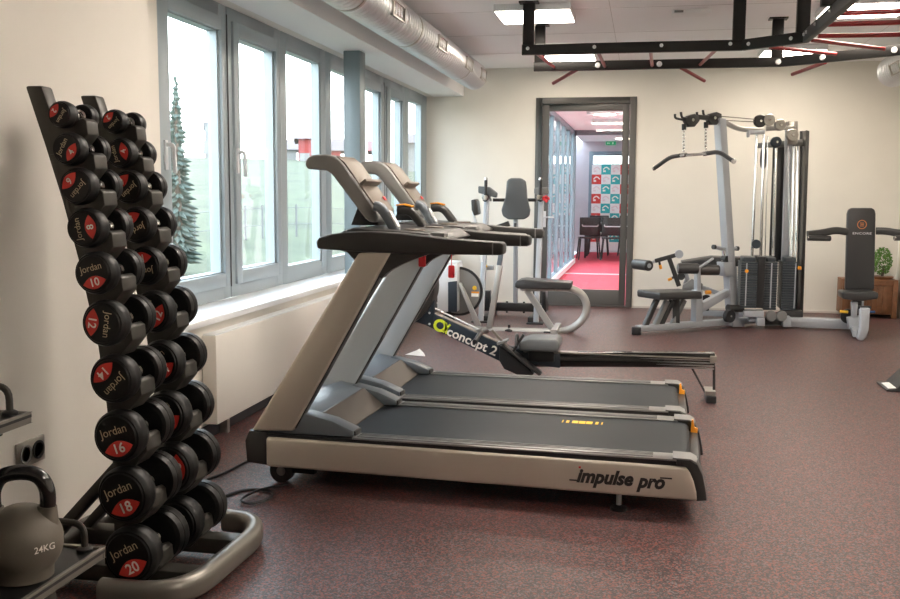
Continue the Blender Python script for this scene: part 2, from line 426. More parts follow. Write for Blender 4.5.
corr_lamp(20.4, -.3, 0, 'rectangular ceiling lamp above the dark tables at the corridor end')

# dark tables and chairs at the end of the corridor
def corr_table(x, y, lab):
    t_ = thing('table', lab, 'table', (x, y, 0), group='tables in the corridor')
    MB().box(x-.6, x+.6, y-.35, y+.35, .70, .735).build('tabletop', 'midgrey', t_, .004)
    for sx in (-.55, .55):
        for sy in (-.3, .3): MB().box(x+sx-.02, x+sx+.02, y+sy-.02, y+sy+.02, 0, .70).build('leg', 'blackp', t_)
corr_table(-.62, 20.75, 'grey topped table in front of the banner with black chairs tucked in')
def make_chair():
    t_ = thing('chair', '', 'chair', (0,0,0))
    LB().prism([(-.21,.43),(.20,.41),(.21,.45),(-.21,.47)], .42, (-.21,0,0), a=(0,1,0), b=(0,0,1), n=(1,0,0)).build('seat', 'blackp', t_, .01)
    sb = LB(); 
    sb.v = []; sb.box(-.21, .21, -.24, -.21, .50, .86); sb.build('backrest', 'blackp', t_, .012)
    for sx in (-.2, .2):
        for sy in (-.22, .2): LB().bar((sx*.9, sy*.8, .43), (sx*1.1, sy*1.1, 0), .03, .03).build('leg', 'blackp', t_)
    LB().tube(smooth_path([(-.16,-.22,.78),(-.16,-.235,.68),(.16,-.235,.68),(.16,-.22,.78)], .03), .012).build('hand_rail', 'silver', t_)
    return t_
ch0 = make_chair()
chair_spots = [(-1.08, 20.05, .15, 'black plastic chair nearest the glazed wall of the corridor'), (-.60, 20.0, 0, 'black chair in the middle of the corridor row, back to the door'),
               (-.12, 20.05, -.2, 'black plastic chair at the right of the corridor row'), (-.95, 21.5, PI, 'black chair behind the corridor table at its left end'), (-.30, 21.5, PI, 'black chair behind the corridor table at its right end')]
for i, (x, y, r, lab) in enumerate(chair_spots):
    o = ch0 if i == 0 else copy_tree(ch0)
    o.location = (x, y, 0); o.rotation_euler = (0,0,r); o['label'] = lab; o['group'] = 'black chairs around the corridor table'

# ------------------------------------------------------------------ outside
def hill(x, y):
    dd = math.hypot(x, y); fx = min(1, max(0, -2.9-x)/7)
    return -.60 + fx*(.072*max(0, min(dd, 62)-7) + .02*max(0, dd-62)) + .10*math.sin(x*.21+y*.13)*fx
g = MB(); nx, ny = 46, 60
xs = [-2.95-((i/nx)**2.2)*170 for i in range(nx+1)]; ys = [-30+250*((j/ny)**1.5) for j in range(ny+1)]
g.add([(x, y, hill(x, y)) for x in xs for y in ys], [(i*(ny+1)+j, (i+1)*(ny+1)+j, (i+1)*(ny+1)+j+1, i*(ny+1)+j+1) for i in range(nx) for j in range(ny)])
gr = g.build('meadow', 'grass', kind='structure')
g = MB().box(-2.95, -1.36, YB+.2, 40, -.7, -.56)
g.build('terrace', 'concrete', kind='structure')

def outside(x, y_img, dist):
    """ground point seen at column x at the given distance along the sight line"""
    d = (P(x, 194, Y=1)-CAM); d.z = 0; d.normalize(); p = CAM + d*dist; p.z = hill(p.x, p.y); return p
# spruce tree
tp = outside(178, 0, 17)
tr = thing('spruce_tree', 'tall narrow spruce standing in the meadow beyond the left window', 'tree', tp)
ztop = P(177, 78, Y=tp.y).z
MB().cyl(tp+V((0,0,-.2)), (tp.x, tp.y, ztop-.2), .09, 8, .02).build('trunk', 'bark', tr)
nd = MB(); H = ztop-tp.z
lv = 40
for i in range(lv):
    f = i/(lv-1); z = tp.z+H*(.10+.90*f); rad = .36*(1-f)**.8+.04
    nb = int(11*(1-f))+5
    for k in range(nb):
        a0 = random.random()*2*PI; rr = rad*random.uniform(.65, 1.15); dz = -rr*.35
        e = V((tp.x+math.cos(a0)*rr, tp.y+math.sin(a0)*rr, z+dz)); s0 = V((tp.x, tp.y, z))
        sd = V((-math.sin(a0), math.cos(a0), 0))*.055*(.5+rr)
        nd.add([s0, s0*.45+e*.55+sd, e, s0*.45+e*.55-sd, s0*.5+e*.5+V((0,0,-.07)), s0*.5+e*.5+V((0,0,.04))],
               [(0,1,4), (1,2,4), (2,3,4), (3,0,4), (0,5,1), (1,5,2), (2,5,3), (3,5,0)])
nd.build('needles', 'spruce', tr)
# houses
def house(px0, px1, y_eave, y_ridge, dist, label, name, wallm, roofm, depth=7, wins=2, flat=False):
    a0 = outside(px0, 0, dist); b0 = outside(px1, 0, dist)
    z0 = min(a0.z, b0.z)-1; ze = P(px0, y_eave, Y=a0.y).z; zr = P(px0, y_ridge, Y=a0.y).z
    u = (b0-a0); u.z = 0; L = u.length; u.normalize(); n = V((-u.y, u.x, 0))
    if n.dot(a0-CAM) < 0: n = -n
    t_ = thing(name, label, 'building', (a0.x, a0.y, z0))
    o = V((a0.x, a0.y, 0))
    MB().prism([(0,z0),(L,z0),(L,ze),(0,ze)], depth, o, u, (0,0,1), n).build('wall', wallm, t_)
    if flat: MB().prism([(-.1,ze),(L+.1,ze),(L+.1,ze+.25),(-.1,ze+.25)], depth, o, u, (0,0,1), n).build('roof', roofm, t_)
    else:
        MB().prism([(-.3,ze-.05),(depth+.3,ze-.05),(depth/2,zr)], L+.6, o-u*.3, n, (0,0,1), u).build('roof', roofm, t_)
    for k in range(wins):
        c_ = (k+.5)*L/wins; zz = ze-1.3
        MB().prism([(c_-.3,zz-.4),(c_+.3,zz-.4),(c_+.3,zz+.4),(c_-.3,zz+.4)], .06, o-n*.05, u, (0,0,1), n).build('window', 'midgrey', t_)
    return t_
house(299, 323, 138, 131, 60, 'red wooden barn with a grey roof on the hill beyond the third window', 'barn', 'barn', 'roof', 6, 2)
house(281, 297, 149, 138, 80, 'low brown roofed house left of the red barn on the hill', 'house', 'render', 'roof', 6, 2)
house(328, 341, 150, 137, 75, 'reddish roofed house right of the red barn on the hill', 'house', 'barn', 'roof', 6, 2)
house(206, 218, 126, 122, 62, 'narrow pale tower building on the horizon beyond the spruce', 'tower', 'render', 'concrete', 5, 2, True)
house(372, 381, 150, 138, 60, 'pale house with a reddish roof seen past the steel column', 'house', 'render', 'barn', 6, 1)
house(404, 424, 142, 130, 50, 'pale house with a dark roof seen through the farthest window', 'house', 'render', 'roof', 6, 2)
# low concrete edge and fence
e0, e1 = outside(150, 0, 15), outside(232, 0, 14)
tag(MB().bar(e0+V((0,0,.05)), e1+V((0,0,.05)), .2, .3).build('concrete_kerb', 'concrete'), 'low pale concrete edging across the meadow below the spruce', 'kerb')
fe = thing('wire_fence', 'thin wire fence with slim posts crossing the meadow', 'fence', outside(240, 0, 19))
for k in range(16):
    p = outside(160+k*17, 0, 19+k*.5)
    MB().cyl(p-V((0,0,.2)), p+V((0,0,.75)), .025, 6).build('post', 'concrete', fe)
wr = MB()
for hz in (.3, .68):
    wr.tube([outside(160+k*17, 0, 19+k*.5)+V((0,0,hz)) for k in range(16)], .008, 4)
wr.build('wire', 'concrete', fe)

# ------------------------------------------------------------------ radiator, socket
rd = thing('radiator', 'flat white panel radiator cover under the window sill', 'radiator', (-2.2, 4.72, .1))
MB().box(-2.27, -2.19, 4.72, 7.05, .09, .565).build('panel', 'radiator', rd, .004)
MB().box(-2.265, -2.195, 4.725, 7.045, .565, .572).build('top_grille', 'sill', rd)
MB().box(-2.262, -2.215, 4.9, 4.93, .0, .09).box(-2.262, -2.215, 6.85, 6.88, .0, .09).build('bracket', 'steel', rd)
sk = thing('wall_socket', 'double steel wall socket low on the wall above the kettlebell', 'socket', (-2.09, 3.4, .27))
s0 = P(15, 455, X=-2.09); s1 = P(42, 443, X=-2.09)
zc = (s0.z+s1.z)/2-.005
MB().box(-2.09, -2.078, s0.y, s1.y, zc-.05, zc+.04).build('plate', 'steel', sk, .003)
for k in range(2):
    yy = s0.y+(s1.y-s0.y)*(.27+.46*k)
    MB().lathe([(.0, -.004), (.022, -.004), (.026, .004), (.033, .004), (.033, 0)], (-2.078, yy, zc-.005), (1,0,0), 20).build('outlet', 'blackp' if k else 'midgrey', sk)

# ------------------------------------------------------------------ ceiling lamps, duct, detector
def lamp(cx, cy, w, d, lab, grp='square ceiling lamp panels'):
    t_ = thing('ceiling_lamp', lab, 'ceiling lamp', (cx, cy, CEIL), group=grp)
    MB().box(cx-w/2, cx+w/2, cy-d/2, cy+d/2, CEIL-.055, CEIL).build('housing', 'silver', t_, .004)
    MB().box(cx-w/2+.012, cx+w/2-.012, cy-d/2+.012, cy+d/2-.012, CEIL-.061, CEIL-.054).build('diffuser', 'panel', t_)
lamp(-.89, 7.97, .60, .57, 'lit ceiling panel above the left end of the black frame')
lamp(1.62, 8.12, .62, .60, 'large lit ceiling panel over the red rungs of the frame')
lamp(-.83, 10.45, .60, .57, 'lit ceiling panel seen between the two black beams at their left')
lamp(1.42, 10.45, .60, .57, 'lit ceiling panel seen between the beams near the right post')
def fill_panel(cx, cy, lab):  # added lamp out of view, brightens the ceiling and near half of the room
    t_ = thing('fill_lamp', lab, 'ceiling lamp', (cx, cy, CEIL), group='added fill panels outside the view')
    zp = 2.50
    MB().box(cx-.30, cx+.30, cy-.30, cy+.30, zp, zp+.05).build('diffuser', 'fill_panel', t_, .006)
    for (x0, x1, y0, y1) in ((-.315, -.30, -.315, .315), (.30, .315, -.315, .315), (-.30, .30, -.315, -.30), (-.30, .30, .30, .315)):
        MB().box(cx+x0, cx+x1, cy+y0, cy+y1, zp-.004, zp+.054).build('rim', 'silver', t_)
    for sx in (-.25, .25): MB().cyl((cx+sx, cy, zp+.05), (cx+sx, cy, CEIL), .003, 6).build('hanging_wire', 'steel', t_)
fill_panel(-.60, 4.75, 'added unseen fill panel over the front treadmill')
fill_panel(1.50, 4.75, 'added unseen fill panel over the open floor')
fill_panel(1.90, 1.60, 'added unseen fill panel beside the camera')
det = thing('ceiling_speaker', 'flat white rectangular fitting on the ceiling beside the black frame', 'ceiling fitting', (.32, 8.22, CEIL))
MB().box(.18, .48, 8.12, 8.30, CEIL-.035, CEIL).build('housing', 'white', det, .006)
MB().box(.20, .27, 8.115, 8.12, CEIL-.028, CEIL-.010).build('grille', 'midgrey', det)

def duct(x, z, y0, y1, r, lab, vents, a_v):
    t_ = thing('ventilation_duct', lab, 'duct', (x, y1, z))
    prof = []; y = 0; L = y1-y0; st = .075
    n = int(L/st)
    for i in range(n):
        prof += [(r, i*st), (r, i*st+.058), (r+.010, i*st+.063), (r+.010, i*st+.070)]
    prof += [(r, n*st), (r+.004, n*st+.01)]
    MB().lathe(prof, (x, y0, z), (0,1,0), 36).build('pipe', 'duct', t_, ang=60)
    MB().lathe([(0, 0), (r-.012, 0), (r+.006, -.006), (r+.006, .012)], (x, y0+n*st, z), (0,1,0), 36).build('end_cap', 'midgrey' , t_)
    for vy in vents:
        d = V((math.cos(a_v), 0, math.sin(a_v))); s = V((-d.z, 0, d.x))
        c = V((x, vy, z))+d*(r+.004)
        f = MB(); 
        for o0, o1, q0, q1 in ((-.055, .055, -.17, -.155), (-.055, .055, .155, .17), (-.055, -.045, -.17, .17), (.045, .055, -.17, .17)):
            pts = [c+s*o0+V((0,q0,0))-d*.012, c+s*o1+V((0,q0,0))-d*.012, c+s*o1+V((0,q1,0))-d*.012, c+s*o0+V((0,q1,0))-d*.012]
            f.add(pts+[p_+d*.022 for p_ in pts], [(0,1,2,3), (7,6,5,4), (0,4,5,1), (1,5,6,2), (2,6,7,3), (3,7,4,0)])
        vo = f.build('vent_frame', 'steel', t_)
        sl = MB()
        for q in range(7):
            o0 = -.040+q*.0125
            pts = [c+s*o0+V((0,-.155,0))-d*.01, c+s*(o0+.008)+V((0,-.155,0))-d*.002, c+s*(o0+.008)+V((0,.155,0))-d*.002, c+s*o0+V((0,.155,0))-d*.01]
            sl.add(pts+[p_+d*.003 for p_ in pts], [(0,1,2,3), (7,6,5,4), (0,4,5,1), (1,5,6,2), (2,6,7,3), (3,7,4,0)])
        sl.build('vent_grille', 'steel', vo)
    for vy in [v-.75 for v in vents]:
        MB().lathe([(r+.009, -.012), (r+.009, .012), (r+.001, .013), (r+.001, -.013)], (x, vy, z), (0,1,0), 36).build('joint_band', 'steel', t_)
duct(-1.84, 2.585, -1.0, 10.55, .135, 'long ribbed galvanised duct under the ceiling beside the window beam', [5.2, 6.7, 8.2, 9.5, 10.35], math.radians(-4))
duct(2.49, 2.60, 1.0, 10.9, .15, 'ribbed galvanised duct end at the top right by the cream wall', [10.2], math.radians(200))

# ------------------------------------------------------------------ ceiling frame (training rig)
ZR = 2.43
rig = thing('training_rig', 'black steel overhead frame with red bars hung from the ceiling', 'training rig', (0, 8.1, CEIL))
fb = [V((-.956, 7.65, ZR)), V((.69, 7.66, ZR)), P(806, 37, Z=ZR), P(850, -2, Z=ZR), P(880, -40, Z=ZR)]
fb[4] = fb[3]+(fb[3]-fb[2])*.6
bb = [V((-.975, 8.66, ZR)), V((1.10, 8.66, ZR)), P(900, 50, Z=ZR), P(900, 50, Z=ZR)+V((.7, -.5, 0))]
for q, pts in (('front', fb), ('back', bb)):
    pts2 = pts if q == 'front' else [pts[0], pts[1], pts[2]+(pts[2]-pts[1])*.4]
    for p0, p1 in zip(pts2, pts2[1:]):
        d = (p1-p0).normalized()*.02
        MB().bar(p0, p1+d*.0, .045, .078, r=.004).build('beam', 'rigblk', rig)
posts = [(-.905, 7.65), (-.925, 8.66), (.66, 7.66), (1.06, 8.66), (P(806, 37, Z=ZR).x-.02, P(806, 37, Z=ZR).y+.03), (P(828, 12, Z=ZR).x, P(828, 12, Z=ZR).y)]
for x, y in posts:
    o = MB().box(x-.045, x+.045, y-.028, y+.028, ZR+.035, CEIL-.012).build('hanger_post', 'rigblk', rig, .003)
    MB().box(x-.075, x+.075, y-.06, y+.06, CEIL-.012, CEIL).build('mounting_plate', 'rigblk', o)
def bolt(p, r=.014, n=(0,-1,0)):
    MB().lathe([(0, .012), (r*.8, .010), (r, .004), (r, 0)], p, n, 14).build('bolt', 'silver', rig)
for x in (-.91, -.40, .10, .60): bolt((x, 7.65-.022, ZR+.008))
for x in (-.42, .10, 1.07): bolt((x, 8.66-.022, ZR-.0), .024)
u_ = (fb[2]-fb[1]).normalized(); w_ = V((u_.y, -u_.x, 0))
for k in (.13, .8): bolt(fb[1]+(fb[2]-fb[1])*k+w_*.022, n=w_)
u2 = (fb[3]-fb[2]).normalized(); w2 = V((u2.y, -u2.x, 0))
if w2.y > 0 or w2.x < 0: w2 = V((-u2.y, u2.x, 0))*(-1 if (-u2.y) > 0 and False else 1)
w2 = V((-1, 0, 0)) if abs(u2.y) > .8 else w2
for k in (.05, .12, .35, .7): bolt(fb[2]+(fb[3]-fb[2])*k+V((-.024, 0, .008)), .012, (-1, 0, 0))
u3 = (bb[2]-bb[1]).normalized(); w3 = V((u3.y, -u3.x, 0))
for px_ in (824, 896):
    p = P(px_, 56 if px_ < 850 else 49, A=bb[1], B=bb[2]); p.z = ZR; bolt(p+w3*.024, .024, w3)
# red bars: cross rungs and angled grips
for x0, x1, tilt in ((-.86, -.80, 0), (.02, .04, 0), (-.38, -.36, 0), (.52, .44, 0)):
    MB().cyl((x0, 7.67, ZR-.01), (x1, 8.64, ZR-.01), .014, 12).build('cross_rung', 'rigred', rig)
for pa, pb in (((-.60, 8.66, ZR-.03), (-.84, 9.05, ZR-.10)), ((.28, 8.66, ZR-.03), (.50, 9.05, ZR-.10)), ((1.42, 8.50, ZR-.03), (1.24, 9.02, ZR-.06))):
    MB().cyl(pa, pb, .016, 12).build('grip_bar', 'rigred', rig)
MB().cyl(P(770, 47, Z=ZR), P(836, 54, Z=ZR-.02), .015, 12).build('grip_bar', 'rigred', rig)
MB().cyl(P(812, 40, Z=ZR), P(884, 49, Z=ZR-.01), .015, 12).build('grip_bar', 'rigred', rig)
for xa, ya, yb in ((826, 24.5, 22), (835, 13.5, 11), (818, 36, 34.5)):
    p = P(xa, ya, Z=ZR); q_ = P(905, yb, Z=ZR); q_ = p+(q_-p)*1.5
    MB().cyl(p, q_, .016, 12).build('rung', 'rigred', rig)

# ------------------------------------------------------------------ treadmill
def make_treadmill(label):
    t_ = thing('treadmill', label, 'treadmill')
    W = .80
    def side(y0, y1, out):
        # silver side skirt, slightly bulged outwards (x, z profile swept over length)
        prof = [(0, .090), (.012*out, .105), (.017*out, .150), (.012*out, .205), (0, .222), (-.03*out, .222), (-.03*out, .09)]
        yb = y0 if out < 0 else y1
        sk_ = [(-1.925, .090), (-.034, .080), (-.038, .120), (-.050, .165), (-.066, .200), (-.080, .219), (-1.925, .226)]
        mb = LB(); mb.prism(sk_, .045, (0, yb-.015 if out < 0 else yb-.03, 0), (1,0,0), (0,0,1), (0,1,0))
        o = mb.build('side_skirt', 'champagne', t_, .014, 4, ang=50)
        # black band between skirt and rail
        LB().box(-1.92, -.10, y0, y1, .215, .239).build('rail_band', 'blackp', t_)
        # aluminium foot rail
        LB().prism([(y0, .238), (y1, .238), (y1, .245), ((y0+y1)/2+(.02*out), .249), (y0, .245)], 1.40, (-1.52, 0, 0), (0,1,0), (0,0,1), (1,0,0)).build('foot_rail', 'alu', t_)
        gm = LB(); 
        for k in range(4):
            yy = y0+.014+k*(y1-y0-.02)/4; gm.box(-1.50, -.22, yy, yy+.004, .2475, .2500)
        gm.build('grip_strips', 'midgrey', t_)
        # front black cap
        LB().prism([(-2.025, .10), (-1.925, .092), (-1.925, .245), (-2.012, .25), (-2.032, .20)], .05, (0, y0-.0 if out < 0 else y1-.05, 0), (1,0,0), (0,0,1), (0,1,0)).build('front_cap', 'charcoal', t_, .006)
        # rear curved end cap with a grey top
        arc = [(-.125, .254), (-.07, .250), (-.040, .232), (-.020, .19), (-.004, .12), (.000, .086), (-.040, .080), (-.044, .12), (-.056, .165), (-.072, .200), (-.086, .219), (-.125, .226)]
        yy0, yy1 = (y0-.012, y1) if out < 0 else (y0, y1+.012)
        LB().prism(arc, yy1-yy0-(.0), (0, yy0, 0), (1,0,0), (0,0,1), (0,1,0)).build('rear_cap', 'charcoal', t_, .004)
        LB().prism([(-.14, .255), (-.068, .2535), (-.043, .240), (-.048, .234), (-.07, .248), (-.14, .249)], yy1-yy0, (0, yy0, 0), (1,0,0), (0,0,1), (0,1,0)).build('rear_cap_top', 'midgrey', t_)
    side(0, .10, -1); side(W-.10, W, 1)
    # belt deck
    LB().prism([(-1.62, .20), (-.11, .20), (-.085, .205), (-.07, .216), (-.07, .222), (-.085, .235), (-.11, .240), (-1.62, .240)], W-.20, (0, .10, 0), (1,0,0), (0,0,1), (0,1,0)).build('running_belt', 'belt', t_, ang=40)
    LB().box(-1.95, -.12, .03, W-.03, .10, .20).build('deck_frame', 'blackp', t_, .01)
    LB().prism([(-.10,.20),(-.03,.20),(-.015,.12),(-.03,.09),(-.10,.10)], W-.20, (0,.10,0), (1,0,0), (0,0,1), (0,1,0)).build('rear_guard', 'blackp', t_, .005)
    LB().prism([(0,0),(.03,0),(.034,.045),(.018,.05),(.012,.085),(.004,.085)], .02, (-.062, W-.128, .175), (1,0,0), (0,0,1), (0,1,0)).build('roller_guard', 'orange', t_, .003)
    # yellow belt print
    yp = LB(); x = -.66
    for i, w in enumerate((.006, .014, .028, .030, .030, .014, .006)):
        yp.box(x, x+w, .55, .60, .2402, .2412); x += w+(.004 if i in (2, 3) else .014)
    yp.build('belt_print', 'yellow', t_)
    # motor shroud with two arms
    sh = LB()
    sh.prism([(-1.86, .24), (-1.52, .243), (-1.52, .27), (-1.62, .31), (-1.74, .335), (-1.86, .34)], .095, (0, .02, 0), (1,0,0), (0,0,1), (0,1,0))
    sh.prism([(-1.86, .24), (-1.52, .243), (-1.52, .27), (-1.62, .31), (-1.74, .335), (-1.86, .34)], .095, (0, W-.115, 0), (1,0,0), (0,0,1), (0,1,0))
    sh.prism([(-1.95, .20), (-1.69, .20), (-1.69, .322), (-1.83, .350), (-1.95, .31)], W-.06, (0, .03, 0), (1,0,0), (0,0,1), (0,1,0))
    sh.build('motor_shroud', 'bluegrey', t_, .008)
    for y0 in (.02, W-.115):
        LB().box(-1.535, -1.512, y0+.008, y0+.087, .245, .268).build('arm_tip', 'charcoal', t_, .003)
    # wedge sloping down to the belt, its brown reflection painted in
    LB().prism([(-1.70, .20), (-1.585, .20), (-1.585, .245), (-1.692, .326), (-1.70, .326)], W-.23, (0, .115, 0), (1,0,0), (0,0,1), (0,1,0)).build('wedge_cover', 'ramp', t_)
    # uprights
    for y0, out in ((.004, -1), (W-.075, 1)):
        q = LB().prism([(-2.005, .243), (-1.80, .255), (-1.335, 1.075), (-1.49, 1.065)], .070, (0, y0, 0), (1,0,0), (0,0,1), (0,1,0))
        q.build('upright', 'champagne' if out < 0 else 'uprightfar', t_, .016, 3)  # far upright carries the sky reflection as its colour
        LB().bar((-1.795, y0+.035, .27), (-1.345, y0+.035, 1.06), .012, .050, up=(0,1,0)).build('upright_strip', 'charcoal', t_)
        # gusset under the handrail
        gs = [(-1.60, 1.078)] + [(-1.60+.10*math.sin(PI/2*t), 1.078-.075*(1-math.cos(PI/2*t))) for t in (.4, .8, 1)] + [(-1.50, .99), (-1.385, .955)]
        gs += [(-1.385+.235*t, .950+.122*t**.62) for t in (.04, .1, .2, .35, .5, .65, .8, 1)]
        LB().prism(gs, .055, (0, y0+.008, 0), (1,0,0), (0,0,1), (0,1,0)).build('gusset', 'charcoal', t_)
        # handrail
        hr = [(-1.682, 1.108), (-1.665, 1.128), (-1.61, 1.143), (-1.55, 1.151), (-1.44, 1.156), (-1.30, 1.150), (-1.08, 1.130), (-.866, 1.119), (-.852, 1.113), (-.852, 1.071), (-.866, 1.065), (-1.08, 1.064), (-1.33, 1.064), (-1.50, 1.068), (-1.676, 1.077)]
        LB().prism(hr, .085, (0, y0-.008, 0), (1,0,0), (0,0,1), (0,1,0)).build('handrail', 'charcoal', t_, .010, 2, ang=25)
        LB().box(-.90, -.895, y0-.0085, y0+.0775, 1.0645, 1.1205).build('rail_end_seam', 'midgrey', t_)
    # tray between the rails with holders
    LB().prism([(-1.60, 1.09), (-1.20, 1.09), (-1.14, 1.115), (-1.20, 1.150), (-1.54, 1.168), (-1.60, 1.15)], W-.16, (0, .08, 0), (1,0,0), (0,0,1), (0,1,0)).build('tray', 'charcoal', t_, .012)
    for y0 in (.16, .52):
        LB().lathe([(.035, .002), (.045, .002), (.048, .0), (.048, -.01)], (-1.30, y0+.06, 1.160)).build('cup_holder', 'taupe', t_)
    LB().box(-1.20, -1.13, .10, .17, 1.12, 1.150).build('stop_key_block', 'midgrey', t_, .004)
    # console on its neck: a bent slab
    co = [(-1.82, 1.452), (-1.81, 1.475), (-1.785, 1.492), (-1.72, 1.494), (-1.665, 1.482), (-1.632, 1.450), (-1.472, 1.235), (-1.466, 1.205), (-1.485, 1.186), (-1.51, 1.190), (-1.53, 1.205), (-1.69, 1.405), (-1.715, 1.420), (-1.81, 1.428)]
    LB().prism(co, .27, (0, .22, 0), (1,0,0), (0,0,1), (0,1,0)).build('console', 'midgrey', t_, .014, 3, ang=28)
    # display skin on the user side
    dk = [(-1.668, 1.488), (-1.629, 1.458), (-1.466, 1.240), (-1.472, 1.232), (-1.636, 1.448), (-1.672, 1.480)]
    LB().prism(dk, .24, (0, .235, 0), (1,0,0), (0,0,1), (0,1,0)).build('display_panel', 'taupe', t_, .002)
    n_ = V((.79, 0, .61)); dn = V((.60, 0, -.80)).normalized(); c0 = V((-1.585, 0, 1.396))
    def on_face(d0, y0, y1, h0, h1):
        p = c0+dn*d0; return [p+n_*h0+V((0,y0,0)), p+n_*h0+V((0,y1,0)), p+n_*h1+V((0,y1,0)), p+n_*h1+V((0,y0,0))]
    sh_ = LB(); A_ = on_face(.04, .235, .475, .0, .035); B_ = on_face(.055, .235, .475, .0, .035)
    sh_.add(A_+B_, [(0,1,2,3), (7,6,5,4), (0,4,5,1), (1,5,6,2), (2,6,7,3), (3,7,4,0)]).build('reading_ledge', 'taupe', t_, .003)
    bt = LB(); A_ = on_face(.12, .42, .45, .004, .008); B_ = on_face(.14, .42, .45, .004, .008)
    bt.add(A_+B_, [(0,1,2,3), (7,6,5,4), (0,4,5,1), (1,5,6,2), (2,6,7,3), (3,7,4,0)]).build('stop_button', 'redclip', t_)
    LB().prism([(-1.64, 1.17), (-1.50, 1.17), (-1.52, 1.22), (-1.60, 1.27)], .12, (0, .34, 0), (1,0,0), (0,0,1), (0,1,0)).build('console_neck', 'blackp', t_, .006)
    # pulse grips rising from the tray
    for yy in (.20, .60):
        path = smooth_path([(-1.485, yy, 1.235), (-1.42, yy, 1.240), (-1.36, yy, 1.165), (-1.345, yy, 1.14)] if yy > .4 else [(-1.475, yy, 1.262), (-1.445, yy, 1.258), (-1.385, yy, 1.165), (-1.375, yy, 1.14)], .04)
        gp = LB().sweep(path, rrect(.045, .05, .018), up=(0,1,0)); gp.build('pulse_grip', 'charcoal' if yy > .4 else 'bluegrey', t_)
        LB().sweep([(-1.490, yy, 1.262), (-1.450, yy, 1.266), (-1.41, yy, 1.256)] if yy > .4 else [(-1.405, yy-.0, 1.240), (-1.385, yy, 1.205), (-1.365, yy, 1.17)], rrect(.008, .042, .002) , up=(0,1,0)).build('grip_pad', 'orange' if yy > .4 else 'silver', t_)
    # safety clip on a red cord
    # wheels and feet
    for yy in (.05, W-.09):
        LB().cyl((-1.88, yy, .055), (-1.88, yy+.04, .055), .055, 24).build('wheel', 'blackp', t_)
        LB().lathe([(0, .003), (.012, .003), (.022, 0)], (-1.88, yy-.001 if yy < .4 else yy+.041, .055), (0,-1,0) if yy < .4 else (0,1,0), 16).build('hub', 'midgrey', t_)
        LB().box(-1.92, -1.72, yy+.005, yy+.035, .05, .10).build('wheel_fork', 'blackp', t_)
        f_ = LB().cyl((-.355, yy, .015), (-.355, yy, .11), .011, 10); f_.build('foot_screw', 'silver', t_)
        LB().lathe([(.035, 0), (.035, .012), (.014, .022), (.0, .022)], (-.355, yy, 0), (0,0,1), 18).build('foot', 'blackp', t_)
    # lettering on the near side skirt
    text('impulse', .080, (-.415, -.0155, .152), (1,0,0), (0,0,1), 'blackp', 'lettering', t_, .0008, .045, .3, 1.0, True, .235)
    text('pro', .080, (-.225, -.0155, .148), (1,0,0), (0,0,1), 'blackp', 'lettering', t_, .0008, .045, .3, 1.0, True, .115)
    LB().box(-.188, -.140, -.0176, -.0158, .166, .172).build('lettering_bar', 'blackp', t_)
    LB().box(-.558, -.518, -.0176, -.0158, .130, .136).build('lettering_bar', 'blackp', t_)
    LB().box(-.520, -.511, -.0178, -.0158, .186, .194).build('lettering_dot', 'redclip', t_)
    return t_
T1 = make_treadmill('front treadmill with champagne side panel lettered impulse pro, nearest the camera')
T1.location = (.285, 3.97, 0); T1.rotation_euler = (0,0,math.radians(-2.1))
T2 = copy_tree(T1); T2.location = (.275, 4.875, 0); T2.rotation_euler = (0,0,math.radians(-1.0))
T2['label'] = 'rear treadmill parked behind the front one, next to the rowing machine'
for t_, zc_ in ((T1, 1.03), (T2, .90)):
    co_ = LB().tube([(-1.39, .66, 1.15), (-1.385, .685, 1.08), (-1.385, .69, zc_)], .0025, 5).build('safety_cord', 'redclip', t_)
    LB().box(-1.405, -1.367, .68, .70, zc_-.075, zc_).build('safety_clip', 'redclip', co_, .008)
for c_ in list(T2.children):
    if c_.name.startswith('belt_print'): bpy.data.objects.remove(c_)
T1['group'] = T2['group'] = 'two treadmills side by side facing the windows'

